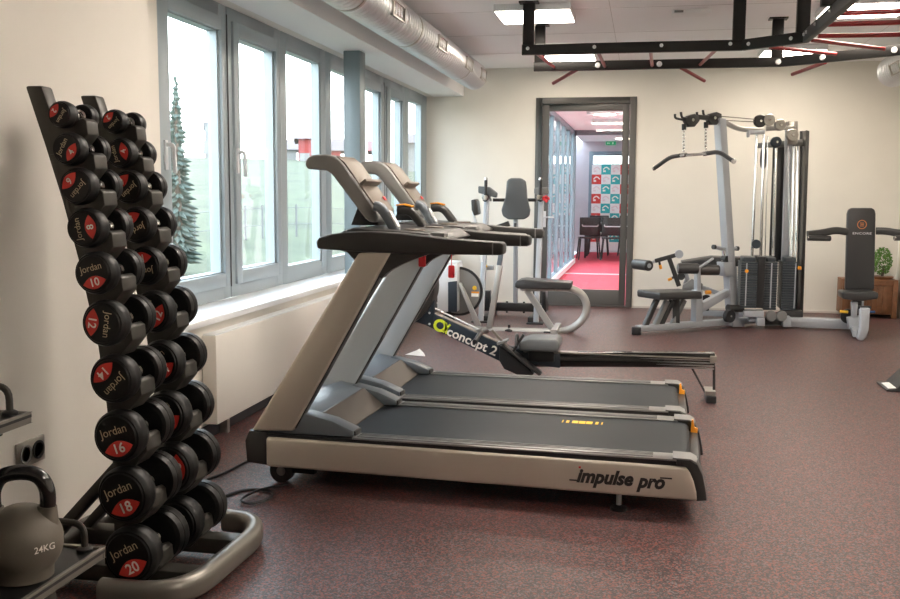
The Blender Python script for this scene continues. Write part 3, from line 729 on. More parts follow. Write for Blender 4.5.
# ------------------------------------------------------------------ dumbbell rack
YA, YBc = 2.865, 3.175
rack = thing('dumbbell_rack', 'dark upright rack of two leaning columns filled with round dumbbells by the wall', 'dumbbell rack', (-1.75, 3.0, 0))
colx = [(-1.705, .06), (-1.705, .234), (-1.703, .44), (-1.718, .628), (-1.740, .815), (-1.774, .973), (-1.801, 1.103), (-1.848, 1.285), (-1.905, 1.47), (-1.966, 1.655)]
rowp = [(-1.80, 1.560, .085, 2), (-1.775, 1.452, .105, 4), (-1.745, 1.336, .118, 6), (-1.718, 1.205, .127, 8), (-1.688, 1.064, .137, 10),
        (-1.660, .906, .149, 12), (-1.633, .729, .157, 14), (-1.618, .545, .170, 16), (-1.603, .356, .181, 18), (-1.585, .160, .184, 20)]
for yc in (YA, YBc):
    path = [V((x+.042, yc, z)) for x, z in colx]
    c_ = MB().sweep(path, rrect(.085, .052, .014), up=(1,0,0) if False else (0,0,1))
    # profile: first axis = sideways (Y), second = X ; make the wide face along X
    c_ = MB()
    w2_, d2_ = .042, .030
    left = [(x+.012, z) for x, z in colx]; right = [(x+.072, z+.0) for x, z in colx]
    c_.prism(left+right[::-1], .06, (0, yc-.03, 0), (1,0,0), (0,0,1), (0,1,0))
    o = c_.build('column', 'gunmetal', rack, .008)
    xt, zt = colx[-1]
    MB().prism([(xt+.071, zt-.012), (xt+.075, zt-.012), (xt+.102, zt-.100), (xt+.098, zt-.100)], .045, (.0, yc-.0225, 0), (1,0,0), (0,0,1), (0,1,0)).build('label_plate', 'platepl', o)
    for (x, z, d, kg) in rowp:
        # saddle bracket: stepped plate reaching out under the handle
        xc = None
        for (xa, za), (xb, zb_) in zip(colx, colx[1:]):
            if za <= z <= zb_: xc = xa+(xb-xa)*(z-za)/(zb_-za)
        if xc is None: xc = colx[0][0]
        poly = [(xc+.06, z-.125), (x+.020, z-.112), (x+.066, z-.060), (x+.062, z-.018), (x+.048, z-.008), (x+.026, z-.0165), (x-.024, z-.0155), (xc+.06, z+.01)]
        sw_ = (.075+.058*(kg/20)**.7) - (.048+.032*(kg/20)) - .002
        MB().prism(poly, 2*sw_, (0, yc-sw_, 0), (1,0,0), (0,0,1), (0,1,0)).build('saddle', 'gunmetal', rack, .004)
# base: curved front tube, rear tube and cross members
prof = rrect(.065, .085, .03, 4)
MB().sweep(smooth_path([(-1.66, 2.70, .055), (-1.47, 2.70, .055), (-1.385, 2.80, .055), (-1.375, 3.27, .055), (-1.44, 3.40, .055), (-1.56, 3.41, .055)], .09, 6), prof).build('base_tube', 'rackbase', rack)
MB().sweep(smooth_path([(-1.86, 2.70, .055), (-1.98, 2.71, .055), (-2.03, 2.80, .055), (-2.03, 3.25, .055), (-1.99, 3.34, .055), (-1.85, 3.35, .055)], .09, 6), prof).build('base_tube', 'gunmetal', rack)
for yc in (YA, YBc):
    MB().bar((-2.04, yc, .055), (-1.40, yc, .055), .08, .06).build('cross_member', 'gunmetal', rack, .0)
    MB().box(-1.73, -1.60, yc-.03, yc+.03, .05, .12).build('column_shoe', 'gunmetal', rack, .006)
    MB().bar((-2.0, yc, .08), (-1.68, yc, .42), .035, .05, up=(0,1,0)).build('rear_brace', 'gunmetal', rack)

rotA = {2: 235, 4: 62, 6: 228, 8: 100, 10: 15, 12: 262, 14: 225, 16: 18, 18: 24, 20: 28}
rotB = {2: 222, 4: 105, 6: 222, 8: 205, 10: 190, 12: 68, 14: 40, 16: 40, 18: 95, 20: 10}
rownm = {2: 'top', 4: 'second from the top', 6: 'third from the top', 8: 'fourth from the top', 10: 'fifth from the top', 12: 'fifth from the floor',
         14: 'fourth from the floor', 16: 'third from the floor', 18: 'second from the floor', 20: 'bottom'}
def make_dumbbell(kg, d, rot):
    t_ = thing('dumbbell', '', 'dumbbell')
    R = d/2; half = .075+.058*(kg/20)**.7; hl = .048+.032*(kg/20)  # half length, head length
    for s in (-1, 1):
        ph = [(0, 0), (R*.80, 0), (R*.84, .004), (R*.90, .004), (R*.985, .016), (R, .024), (R, hl*.60), (R*.975, hl*.64), (R*.975, hl*.70), (R*.93, hl*.92), (R*.80, hl), (0, hl)]
        LB().lathe(ph, (0, s*half, 0), (0, -s, 0), 36).build('head', 'head', t_, ang=28)
    LB().lathe([(0, -half+hl-.004), (.022, -half+hl-.004), (.022, -half+hl+.006), (.0165, -half+hl+.010), (.0145, -.03), (.0165, 0), (.0145, .03), (.0165, half-hl-.010), (.022, half-hl-.006), (.022, half-hl+.004), (0, half-hl+.004)], (0,0,0), (0,1,0), 18).build('handle', 'chrome', t_)
    a_ = math.radians(rot); rt = V((math.cos(a_), 0, math.sin(a_))); up = V((-math.sin(a_), 0, math.cos(a_)))
    # faces the camera: normal -Y ; right x up must be -Y
    yf = -half-.0008
    # lens shaped badge
    c_ = up*(-R*.42); pts = []
    n = 12; hw = R*.60; hh = R*.30
    for i in range(n+1):
        t = i/n; pts.append((-hw+2*hw*t, hh*math.sin(PI*t)**.9))
    for i in range(1, n):
        t = 1-i/n; pts.append((-hw+2*hw*t, -hh*math.sin(PI*t)**.9))
    bd = LB().prism(pts, .001, V((0, yf, 0))+c_, rt, up, (0,-1,0)).build('badge', 'red', t_)
    text(str(kg), R*.52, V((0, yf-.0012, 0))+c_, rt, up, 'letterw', 'number', t_, .0003, .02, 0, 1, True)
    text('Jordan', R*.46, V((0, yf, 0))+up*(R*.26), rt, up, 'letter', 'lettering', t_, .0006, .0, 0, 1, True, R*1.12)
    return t_
for (x, z, d, kg) in rowp:
    for yc, rots, nm, grp in ((YA, rotA, 'near', 'dumbbells on the near column'), (YBc, rotB, 'far', 'dumbbells on the far column')):
        o = make_dumbbell(kg, d, rots[kg]); o.location = (x, yc, z+.0)
        o['label'] = 'round black dumbbell marked %d, %s on the %s column' % (kg, rownm[kg], nm)
        o['group'] = grp

# ------------------------------------------------------------------ kettlebell shelves
ks = thing('storage_rack', 'low grey two tier shelf rack with curved rails at the left edge of the photo', 'rack', (-1.7, 1.6, 0))
def shelf(x1, z, yend, dep):
    sh = MB().box(x1-dep, x1, .55, yend, z-.012, z-.004).build('shelf', 'blackp', ks)
    MB().box(x1-.012, x1, .55, yend, z-.028, z+.003).box(x1-dep, x1-dep+.012, .55, yend, z-.028, z+.003).box(x1-dep, x1, yend-.012, yend, z-.028, z+.003).build('shelf_edge', 'rackbase', ks, .002)
    MB().tube(smooth_path([(x1-.045, yend-.03, z), (x1-.045, yend-.03, z+.075), (x1-dep+.06, yend-.03, z+.085), (x1-dep+.06, yend-.03, z)], .035), .0095, 10).build('end_rail', 'gunmetal', ks)
    for xx in (x1-.045, x1-dep+.06):
        MB().lathe([(.022, 0), (.022, .006), (.012, .012), (0, .012)], (xx, yend-.03, z), (0,0,1), 14).build('rail_foot', 'blackp', ks)
shelf(-1.45, .33, 2.385, .42); shelf(-1.625, .718, 2.33, .36)
MB().bar((-1.56, 2.22, .31), (-1.50, 2.24, .0), .05, .07, up=(0,1,0)).build('leg', 'gunmetal', ks)
MB().bar((-1.98, 2.22, .75), (-1.84, 2.22, .0), .05, .07, up=(0,1,0)).build('leg', 'gunmetal', ks)
MB().bar((-1.56, .8, .31), (-1.50, .8, .0), .05, .07, up=(0,1,0)).build('leg', 'gunmetal', ks)
MB().bar((-1.98, .8, .75), (-1.84, .8, .0), .05, .07, up=(0,1,0)).build('leg', 'gunmetal', ks)
MB().bar((-1.86, 2.22, .30), (-1.47, 2.22, .30), .04, .03).bar((-1.97, 2.22, .69), (-1.65, 2.22, .69), .04, .03).build('bracket', 'gunmetal', ks)

kc = P(22, 536, Y=2.16); KR = .098
kb = thing('kettlebell', 'grey kettlebell with a glossy black handle standing on the lower shelf', 'kettlebell', (kc.x, kc.y, .33))
kz = .33-.004
prof = [(0, 0), (.064, 0), (.074, .004)] + [(KR*1.03*math.sin(a), .096-KR*1.0*math.cos(a)) for a in [math.radians(q) for q in range(48, 176, 8)]] + [(0, .096+KR)]
MB().lathe(prof, (kc.x, kc.y, kz), (0,0,1), 40).build('body', 'greykb', kb, ang=60)
hy = [(-.060, .160), (-.068, .195), (-.066, .240), (-.044, .272), (0, .280), (.044, .272), (.066, .240), (.068, .195), (.060, .160)]
dx, dy = math.cos(.35), math.sin(.35)
hp = smooth_path([V((kc.x+u*dx, kc.y+u*dy, kz+w)) for u, w in hy], .035, 4)
MB().tube(hp, .020, 16, up=(0,1,0)).build('handle', 'gloss', kb)
for a0, b0 in ((hp[0], hp[3]), (hp[-1], hp[-4])):
    MB().cyl(a0-V((0,0,.022)), a0+(b0-a0).normalized()*.028, .032, 18, .0235).build('handle_collar', 'greykb', kb)
fd = V((.90, -.42, 0)).normalized(); rgt = V((.42, .90, 0)).normalized()
text('24KG', .024, V((kc.x, kc.y, kz+.100))+fd*(KR*1.035), rgt, (0,0,1), 'letterw', 'lettering', kb, .003, .01)

# ------------------------------------------------------------------ floor odds and ends
cab = smooth_path([V((*P(x, y, Z=.006).xy, .006)) for x, y in [(262, 455), (245, 462), (225, 473), (205, 480), (195, 486)]], .1)
tag(MB().tube(cab, .006, 8).build('power_cable', 'cable'), 'thin black cable running from the front treadmill towards the dumbbell rack', 'cable')
cab = smooth_path([V((*P(x, y, Z=z).xy, z)) for x, y, z in [(222, 497, .006), (245, 489, .006), (272, 490, .008), (274, 497, .016), (250, 505, .006), (238, 500, .016), (255, 491, .018), (266, 488, .006), (288, 484, .006)]], .06)
tag(MB().tube(cab, .006, 8).build('power_cable', 'cable'), 'looped black cable lying in a coil beside the treadmill wheel', 'cable')
pp = P(415, 356, Z=0)
tag(MB().add([pp+V((-.09,.02,.004)), pp+V((.09,-.02,.004)), pp+V((.05,.12,.004)), pp+V((-.05,.10,.004)), pp+V((0.01,.03,.045)), pp+V((.02,.08,.05))],
     [(0,1,4), (1,2,5,4), (2,3,5), (3,0,4,5), (0,3,2,1)]).build('folded_paper', 'paper'), 'small crumpled white paper lying on the floor behind the treadmills', 'paper')
dv = thing('step_platform', 'corner of a black wedge with a pale lip on the floor at the right edge', 'platform', P(897, 391, Z=0))
q = P(886, 391, Z=0)
MB().prism([(0, 0), (.5, 0), (.5, .17), (.17, .14), (.06, .02), (0, .012)], .30, q+V((0,-.02,0)), (1,0,0), (0,0,1), (0,1,0)).build('body', 'blackp', dv, .004)
MB().prism([(.012, .018), (.06, .024), (.06, .028), (.012, .022)], .20, q+V((0,-.01,0)), (1,0,0), (0,0,1), (0,1,0)).build('lip', 'paper', dv)

# ------------------------------------------------------------------ rowing machine
YRW = 6.36
def R_(x, y, Y=YRW): return P(x, y, Y=Y)
rw = thing('rowing_machine', 'black rowing machine lettered concept 2 with a grey seat on a long rail', 'rowing machine', (0, YRW, 0))
def quad(name, pts, th, mt, Y=YRW, bevel=.004, parent=rw, **k):
    pts = [P(x, y, Y=Y-th/2) for x, y in pts]
    return MB().prism([(p.x, p.z) for p in pts], th, (0, Y-th/2, 0), (1,0,0), (0,0,1), (0,1,0)).build(name, mt, parent, bevel, **k)
quad('front_beam', [(424, 306), (434, 313.5), (505, 346), (560, 354), (560, 368), (499, 361), (425, 325)], .075, 'navy')
quad('flywheel_mount', [(399, 262), (434, 276), (434, 324), (425, 325), (398, 316)], .09, 'navy')
quad('monorail', [(532, 352.5), (715, 353), (715, 367.5), (532, 367)], .06, 'gloss')
p0, p1 = R_(540, 352), R_(716, 352.2)
MB().box(p0.x, p1.x, YRW-.035, YRW+.035, p0.z, p0.z+.010).build('seat_track', 'steel', rw)
for k, (c, th) in enumerate((('alu', .5), ('midgrey', .35), ('alu', .2), ('alu', .3))):
    zz = R_(640, 357+k*2.6).z; x0 = R_(640+k*8, 360).x; x1 = R_(714, 360).x
    MB().add([(x0, YRW-.0312, zz-.004), (x1, YRW-.0312, zz-.003-.002*k), (x1, YRW-.0312, zz+.003), (x0+.2, YRW-.0312, zz+.001),
              (x0, YRW-.030, zz-.004), (x1, YRW-.030, zz-.003-.002*k), (x1, YRW-.030, zz+.003), (x0+.2, YRW-.030, zz+.001)],
             [(0,1,2,3), (7,6,5,4), (0,4,5,1), (1,5,6,2), (2,6,7,3), (3,7,4,0)]).build('rail_stripe', c, rw)
# top lip of the front beam
a0, a1 = R_(434, 313.2), R_(500, 343)
MB().bar(a0+V((0,0,.004)), a1+V((0,0,.004)), .06, .008).build('chain_cover', 'taupe', rw)
MB().cyl(R_(434, 308), R_(482, 331), .006, 8).build('chain', 'silver', rw)
# seat
sp = R_(522, 348); sq = R_(558, 348)
zs = R_(540, 350).z
MB().prism([(sp.x-.005, 0), (sq.x+.012, 0), (sq.x+.018, .05), (sq.x+.005, .082), (sp.x+.06, .078), (sp.x-.005, .055)], .28, (0, YRW-.14, zs+.01), (1,0,0), (0,0,1), (0,1,0)).build('seat', 'pad', rw, .018, 3)
MB().box(sp.x+.05, sq.x-.02, YRW-.05, YRW+.05, zs-.07, zs+.012).build('seat_carriage', 'blackp', rw, .006)
for xx in (sp.x+.03, sq.x-.01):
    MB().cyl((xx, YRW-.06, zs+.004), (xx, YRW+.06, zs+.004), .016, 14).build('seat_roller', 'midgrey', rw)
# foot stretchers
for yy in (YRW-.13, YRW+.09):
    o = quad('foot_plate', [(499.5, 346), (512, 355), (534, 374), (531, 376), (518.7, 375.5), (504, 369), (499.3, 361)], .05, 'blackp', Y=yy)
    f0, f1 = P(500, 344, Y=yy), P(538, 374, Y=yy); up_ = V((.5,0,.8)).normalized()
    MB().bar(f0+V((.02,0,.0)), f1+V((.02,0,.0)), .10, .018).build('foot_rest', 'charcoal', rw)
    MB().tube(smooth_path([P(517, 345, Y=yy)+V((0,-.05,0)), P(517, 333, Y=yy), P(517, 345, Y=yy)+V((0,.05,0))], .03), .010, 6).build('foot_strap', 'blackp', rw)
    MB().bar(P(513, 352, Y=yy), P(524, 334, Y=yy), .05, .016).build('heel_strap', 'charcoal', rw)
    MB().bar(P(492, 330, Y=yy), P(512, 352, Y=yy), .02, .014).build('adjuster_strip', 'taupe', rw)
    MB().bar(P(498, 343, Y=yy), P(508, 340, Y=yy), .10, .016).build('adjuster_clip', 'midgrey', rw)
hb = smooth_path([P(486, 336, Y=YRW-.20), P(480, 330, Y=YRW-.02), P(486, 331, Y=YRW+.2)], .05)
MB().tube([V((R_(481, 335).x, YRW+q*.05, R_(481, 332).z - abs(q)*.006)) for q in (-5,-3,-1,1,3,5)], .016, 10).build('pull_handle', 'blackp', rw)
MB().cyl(R_(479, 329), R_(483, 346), .022, 12).build('handle_hook', 'midgrey', rw)
# rear leg
x_ = R_(714, 370)
MB().cyl(R_(714, 366), R_(714, 396), .009, 10).build('rear_leg', 'charcoal', rw)
MB().cyl(R_(692, 368), R_(706, 394), .007, 8).build('leg_brace', 'charcoal', rw)
q = P(711, 402, Z=0)
MB().box(q.x-.035, q.x+.03, YRW-.09, YRW+.14, .0, .050).build('rear_foot', 'blackp', rw, .008)
MB().box(q.x-.04, q.x+.025, YRW-.07, YRW+.1, .05, .075).build('foot_bracket', 'steel', rw)
MB().box(x_.x-.03, x_.x+.012, YRW-.045, YRW+.045, p0.z-.02, p0.z+.022).build('rail_stop', 'steel', rw, .004)
# front part: flywheel behind the treadmill posts, front foot and its wheels
fc = P(398, 285, Y=YRW)
MB().lathe([(0, -.11), (.22, -.11), (.27, -.08), (.28, 0), (.27, .08), (.22, .11), (0, .11)], fc, (0,1,0), 36).build('flywheel_housing', 'charcoal', rw)
MB().bar((fc.x-.03, YRW, fc.z-.2), (fc.x-.12, YRW, .05), .06, .05).build('front_leg', 'navy', rw)
MB().box(fc.x-.18, fc.x-.08, YRW-.30, YRW+.30, .0, .055).build('front_foot', 'blackp', rw, .01)
for i, (x, y) in enumerate([(429.5, 303), (429.5, 313), (429.5, 324)]):
    MB().lathe([(0, .006), (.007, .004), (.008, 0)], P(x, y, Y=YRW-.045), (0,-1,0), 10).build('bolt', 'silver', rw)
# lettering
la, lb = R_(448, 332, YRW-.0385), R_(496, 353, YRW-.0385); dr_ = (lb-la).normalized()
text('concept 2', .088, (la+lb)/2+V((0,0,.006)), dr_, V((-dr_.z, 0, dr_.x)), 'letterw', 'lettering', rw, .001, .02, 0, 1, False, (lb-la).length*1.02)
lc = R_(441, 328, YRW-.0385)
lo = MB()
for k in range(1):
    u = dr_; w = V((-dr_.z, 0, dr_.x))
    ring = [(math.cos(t)*.036, math.sin(t)*.034) for t in [2*PI*i/18 for i in range(18)]]
    c_ = lc+u*-.012+w*.012
    lo.sweep([c_+u*a+w*b for a, b in ring], [(-.010, -.0008), (.010, -.0008), (.010, .0008), (-.010, .0008)], up=(0,1,0), closed=True)
    lo.bar(c_+u*.03+w*.035, c_+u*.062-w*.035, .0016, .016, up=w); lo.bar(c_+u*.062+w*.035, c_+u*.034-w*.035, .0016, .014, up=w)
lo.build('emblem', 'lime', rw)

# ------------------------------------------------------------------ seated ergometer behind the rower
YE = 9.25
eg = thing('seated_ergometer', 'silver upright ergometer with round grey wheel cover and black seat on a curved tube', 'exercise machine', (-1.1, YE, 0))
def E_(x, y, Y=YE): return P(x, y, Y=Y)
def zf(p, z): return V((p.x, p.y, z))
base = [E_(452, 331), E_(500, 331.5), E_(560, 332)]
pth = [E_(455, 329.5), E_(540, 332), E_(566, 332), E_(582, 322), E_(588, 308), E_(583, 294), E_(570, 287.5), E_(522, 287.5)]
pth = smooth_path(pth, .12, 6)
MB().sweep(pth, circ(.036, 14), up=(0,1,0)).build('curved_frame', 'silverw', eg)
MB().bar(E_(527, 290), E_(553, 330), .06, .045, up=(0,1,0)).build('seat_post', 'silverw', eg)
MB().box(E_(544, 334).x, E_(556, 334).x, YE-.06, YE+.06, E_(550, 334.5).z, E_(550, 331).z).build('frame_foot', 'blackp', eg, .006)
s0 = E_(517, 286); s1 = E_(572, 286)
MB().prism([(s0.x, .012), (s0.x+.03, 0), (s1.x-.01, 0), (s1.x, .015), (s1.x, .065), (s0.x+.08, .085), (s0.x+.02, .075), (s0.x, .05)], .30, (0, YE-.15, s0.z-.01), (1,0,0), (0,0,1), (0,1,0)).build('seat', 'padblk', eg, .016, 3)
MB().box(E_(521, 288).x, E_(556, 288).x, YE-.07, YE+.07, s0.z-.035, s0.z-.008).build('seat_plate', 'silverw', eg, .004)
# front column
def slab(name, pts, th, mt, Y, parent, bevel=.006, seg=2, **k):
    p_ = [P(x, y, Y=Y-th/2) for x, y in pts]
    return MB().prism([(p.x, p.z) for p in p_], th, (0, Y-th/2, 0), (1,0,0), (0,0,1), (0,1,0)).build(name, mt, parent, bevel, seg, **k)
slab('front_column', [(497, 265), (502, 266), (492, 328), (486, 328)], .07, 'silverw', YE, eg)
slab('column_sleeve', [(500, 243), (504.5, 244), (501, 267), (496.5, 265)], .05, 'bluegrey', YE, eg)
slab('brace', [(458, 283), (461, 283), (481, 326), (475, 326)], .05, 'silverw', YE-.08, eg)
slab('wheel_housing', [(437, 262), (458, 262), (458, 312), (437, 312)], .26, 'silver', YE+.04, eg, .02)
slab('side_panel', [(448, 282), (457, 281), (457, 312), (448, 312)], .01, 'navy', YE-.097, eg, .004)
dc = E_(459, 291, YE+.04)
MB().lathe([(0, -.05), (.20, -.05), (.232, -.035), (.236, 0), (.232, .05), (0, .05)], dc, (0,1,0), 44).build('wheel_cover', 'midgrey', eg)
MB().lathe([(.226, -.042), (.238, -.042), (.242, -.03), (.238, -.02), (.228, -.02)], dc, (0,1,0), 44).build('cover_rim', 'blackp', eg)
yd = E_(474.5, 288, dc.y-.05)
MB().lathe([(0, .006), (.018, .005), (.022, 0)], yd, (0,-1,0), 18).build('yellow_knob', 'yellow', eg)
w0 = E_(475, 292, dc.y-.05)
MB().box(w0.x-.035, w0.x+.04, w0.y-.003, w0.y, w0.z-.012, w0.z+.004).build('warning_label', 'orange', eg)
MB().box(w0.x-.035, w0.x+.035, w0.y-.003, w0.y, w0.z-.045, w0.z-.014).build('warning_text_panel', 'paper', eg)
# monitor on an arm
MB().tube([E_(482, 262, YE+.1), E_(478, 228, YE+.1), E_(473, 212, YE+.1)], .012, 8).build('monitor_arm', 'silver', eg)
slab('monitor', [(471, 200), (475.5, 199), (478, 214), (474, 216), (471.5, 210)], .18, 'charcoal', YE+.1, eg, .008)
slab('monitor_screen', [(476.3, 201), (477, 201), (478.6, 213), (478, 213)], .14, 'bluegrey', YE+.1, eg, .001)
for x in (444, 509):
    p = E_(x, 336); MB().lathe([(.05, 0), (.05, .012), (.014, .03), (.012, .06), (0, .06)], (p.x, YE, 0), (0,0,1), 16).build('foot', 'blackp', eg)
MB().bar((E_(446, 330).x, YE-.30, .05), (E_(446, 330).x, YE+.30, .05), .06, .06).build('front_stabiliser', 'blackp', eg)
q = E_(556, 335); MB().bar((q.x, YE-.26, .035), (q.x, YE+.26, .035), .06, .05).build('rear_stabiliser', 'silverw', eg)
lx = E_(446, 300).x
MB().bar((lx, YE+.2, E_(446, 312, YE+.2).z), (lx, YE+.2, .04), .10, .06).build('housing_leg', 'charcoal', eg)

# ------------------------------------------------------------------ knee raise station
YK = 9.95
kn = thing('knee_raise_station', 'silver leg raise tower with grey back pad and arm rests beside the glass door', 'exercise machine', (-1.35, YK, 0))
for xt, xb in ((487, 481), (541.5, 536)):
    t0 = P(xt, 198, Y=YK+.25); b0 = P(xb, 323, Y=YK-.1); b0.z = .01
    MB().bar(t0, b0, .055, .055).build('upright', 'steelgrey', kn)
    MB().box(b0.x-.09, b0.x+.08, b0.y-.09, b0.y+.09, 0, .012).build('foot_plate', 'blackp', kn, .003)
    MB().cyl(t0+V((0,-.12,-.01)), t0+V((.0,.10,.02)), .03, 14).build('pivot_tube', 'blackp', kn)
    MB().lathe([(0, .012), (.034, .010), (.036, 0)], t0+V((0,-.14,.01)), (0,-1,0), 16).build('pivot_cap', 'chrome', kn)
for xt, s in ((485, 1), (539.5, 1)):
    hb_ = P(xt+.5, 195, Y=YK+.05); 
    MB().cyl(hb_+V((0,0,.0)), P(xt+1, 180, Y=YK+.05), .017, 12).build('hand_grip', 'padblk', kn)
    MB().lathe([(0, .028), (.017, .022), (.02, 0)], P(xt+1, 180, Y=YK+.05), (0,0,1), 14).build('grip_cap', 'chrome', kn)
# arm pads
slab('arm_pad', [(478, 186), (489, 187), (497, 193), (496, 198), (486, 195), (478, 193)], .09, 'pad', YK+.15, kn, .012)
slab('arm_pad', [(534, 188), (548, 187), (548.5, 193), (541, 195), (534, 194)], .09, 'midgrey', YK+.15, kn, .012)
c0, c1 = P(493, 200, Y=YK+.42), P(536, 200, Y=YK+.42)
MB().bar(c0, c1, .03, .035).build('cross_bar', 'charcoal', kn)
MB().bar(c0+V((-.03,0,0)), P(488, 197, Y=YK+.2), .03, .03).bar(c1+V((.03,0,0)), P(541, 198, Y=YK+.2), .03, .03).build('arm_bracket', 'charcoal', kn)
bp_ = [(508, 179), (511, 178), (521, 178), (525.5, 181), (526.5, 190), (527, 198), (530, 210), (529, 216), (524, 219.5), (508, 219.5), (502.5, 216), (501, 210), (505, 198), (506, 188), (506.5, 181.5)]
slab('back_pad', bp_, .07, 'pad', YK+.36, kn, .018, 3)
MB().bar(P(516, 200, Y=YK+.42), (P(516, 200, Y=YK+.42).x, YK+.5, .1), .05, .05).build('back_mast', 'steelgrey', kn)
b0, b1 = P(495, 308, Y=YK+.5), P(536, 309, Y=YK+.5)
MB().box(b0.x-.05, b1.x+.05, YK+.46, YK+.54, .05, .14).build('lower_beam', 'charcoal', kn, .006)
for x in (507, 524): p = P(x, 304, Y=YK+.5); MB().cyl((p.x, p.y, .03), (p.x, p.y, .155), .012, 10).build('bolt', 'blackp', kn)
for q0, q1 in ((b0.x-.05, b0.x+.02), (b1.x-.02, b1.x+.05)): MB().box(q0, q1, YK-.1, YK+.54, 0.0, .06).build('side_runner', 'charcoal', kn, .004)
slab('weight_cover', [(542, 292), (545.5, 292), (546, 313), (542, 313)], .24, 'blackp', YK+.2, kn)
slab('step_bracket', [(484, 291), (490, 291), (490, 311), (484, 311)], .1, 'blackp', YK+.3, kn)
pq = P(489, 268, Y=YK+.1)
MB().box(pq.x-.07, pq.x+.05, pq.y-.02, pq.y+.02, pq.z-.02, pq.z+.03).build('adjuster_bracket', 'steelgrey', kn, .006)
MB().cyl(pq+V((-.03,-.06,.02)), pq+V((-.03,0,.02)), .016, 10).build('adjuster_knob', 'yellow', kn)
slab('angle_plate', [(494, 226), (508, 221), (510, 226), (500, 229)], .06, 'charcoal', YK+.1, kn, .003)
slab('dip_handle', [(514, 223), (516.5, 223), (516.5, 233), (514, 233)], .03, 'padblk', YK+.1, kn, .003)
MB().tube(smooth_path([P(544, 200, Y=YK), P(546, 196, Y=YK-.03), P(549, 199, Y=YK)], .02), .014, 8).cyl(P(543, 197, Y=YK-.02), P(547.5, 202, Y=YK-.02), .016, 10).build('strap', 'redclip', kn)

# ------------------------------------------------------------------ multi gym
GA, GB = (-.03, 9.30), (1.10, 10.24)          # line of the left arm on the floor
ga = V((GB[0]-GA[0], GB[1]-GA[1], 0)).normalized(); gp_ = V((ga.y, -ga.x, 0))   # gp_ points to the right/near side
def G(x, y): return P(x, y, A=GA, B=GB)
mg = thing('multi_gym', 'large silver cable gym with black weight stacks, lat bar and a padded press seat', 'gym machine', (1.3, 10.2, 0))
def gslab(name, pts, th, mt, bevel=.005, off=0, seg=2):
    ps = [G(x, y) for x, y in pts]; o = V((GA[0], GA[1], 0))
    pl = [((p-o).dot(ga), p.z) for p in ps]
    return MB().prism(pl, th, o+gp_*(off-th/2), ga, (0,0,1), gp_).build(name, mt, mg, bevel, seg)
z0 = .055
def gf(x): p = G(x, 330); return V((p.x, p.y, 0))
b0, b1 = gf(638), gf(752)
MB().bar(b0+V((0,0,z0)), b1+V((0,0,z0)), .09, .06).build('base_bar', 'steelgrey', mg)
MB().box(b0.x-.06, b0.x+.03, b0.y-.06, b0.y+.03, .0, .075).build('base_bar_cap', 'blackp', mg, .01)
# lat tower post and top arm
gslab('lat_post', [(716.5, 118), (723, 119), (736, 322), (729, 322)], .09, 'steelgrey')
gslab('post_foot', [(728, 318), (740, 318), (740, 326), (728, 326)], .14, 'steelgrey')
tp_ = smooth_path([G(716, 119), G(724, 122), G(738, 129), G(752, 130), G(762, 130)], .08)
MB().sweep(tp_, rrect(.05, .045, .012)).build('top_arm', 'silverw', mg)
for (cx, cy) in ((691, 120), (713, 118)):
    c_ = G(cx, cy)
    o = gslab('pulley_bracket', [(cx-7, cy+1), (cx-4, cy-4), (cx+2, cy-6), (cx+7, cy-4), (cx+7, cy+1), (cx+2, cy+7), (cx-3, cy+7)], .05, 'charcoal', .004)
    MB().lathe([(0, .008), (.016, .006), (.016, 0)], c_+gp_*.026, gp_, 14).build('axle_bolt', 'chrome', mg)
    MB().tube(smooth_path([G(cx-6, cy), G(cx-12, cy-1), G(cx-16, cy-2), G(cx-16, cy-6)], .03), .012, 8).build('bar_hook', 'charcoal', mg)
    MB().tube(smooth_path([G(cx-5, cy-2), G(cx-9, cy-2), G(cx-10, cy-7)], .03)+[G(cx-10, cy-8)], .012, 8).build('bar_hook', 'charcoal', mg)
    MB().cyl(G(cx-7, cy+4), G(cx-7, cy+10), .022, 12).build('cable_stop', 'blackp', mg)
    ch = MB()
    for k in range(7):
        y = cy+10+k*3.3; p = G(cx-7.3, y); ax = ga if k % 2 else gp_
        ch.tube([p+ax*.012*math.cos(t)+V((0,0,.02*math.sin(t))) for t in [i*PI/4 for i in range(8)]], .0045, 5, closed=True, up=ax.cross(V((0,0,1))))
    ch.build('chain', 'chrome', mg)
MB().bar(G(697, 117), G(717, 119), .05, .045).build('pulley_arm', 'charcoal', mg)
# lat bar, across the arm
lc_ = G(694, 154.5); LA = (lc_.x, lc_.y); LBb = (lc_.x+gp_.x, lc_.y+gp_.y)
def Lp(x, y): return P(x, y, A=LA, B=LBb)
lp = [Lp(655, 168), Lp(670, 157), Lp(680, 155.5), Lp(694, 154.8), Lp(707, 153.5), Lp(719, 151.5), Lp(733, 161)]
MB().tube(smooth_path(lp[2:5], .05), .014, 10).build('lat_bar', 'chrome', mg)
MB().tube(smooth_path(lp[:3], .08), .021, 10).build('bar_grip', 'padblk', mg)
MB().tube(smooth_path(lp[4:], .08), .021, 10).build('bar_grip', 'padblk', mg)
for e in (lp[0], lp[-1]): MB().cyl(e, e+(e-(lp[1] if e is lp[0] else lp[5])).normalized()*.02, .023, 10).build('bar_end', 'chrome', mg)
for x, y in ((684, 155), (706, 153.5)): MB().cyl(Lp(x-2, y+.3), Lp(x+2, y-.3), .024, 10).build('bar_swivel', 'chrome', mg)
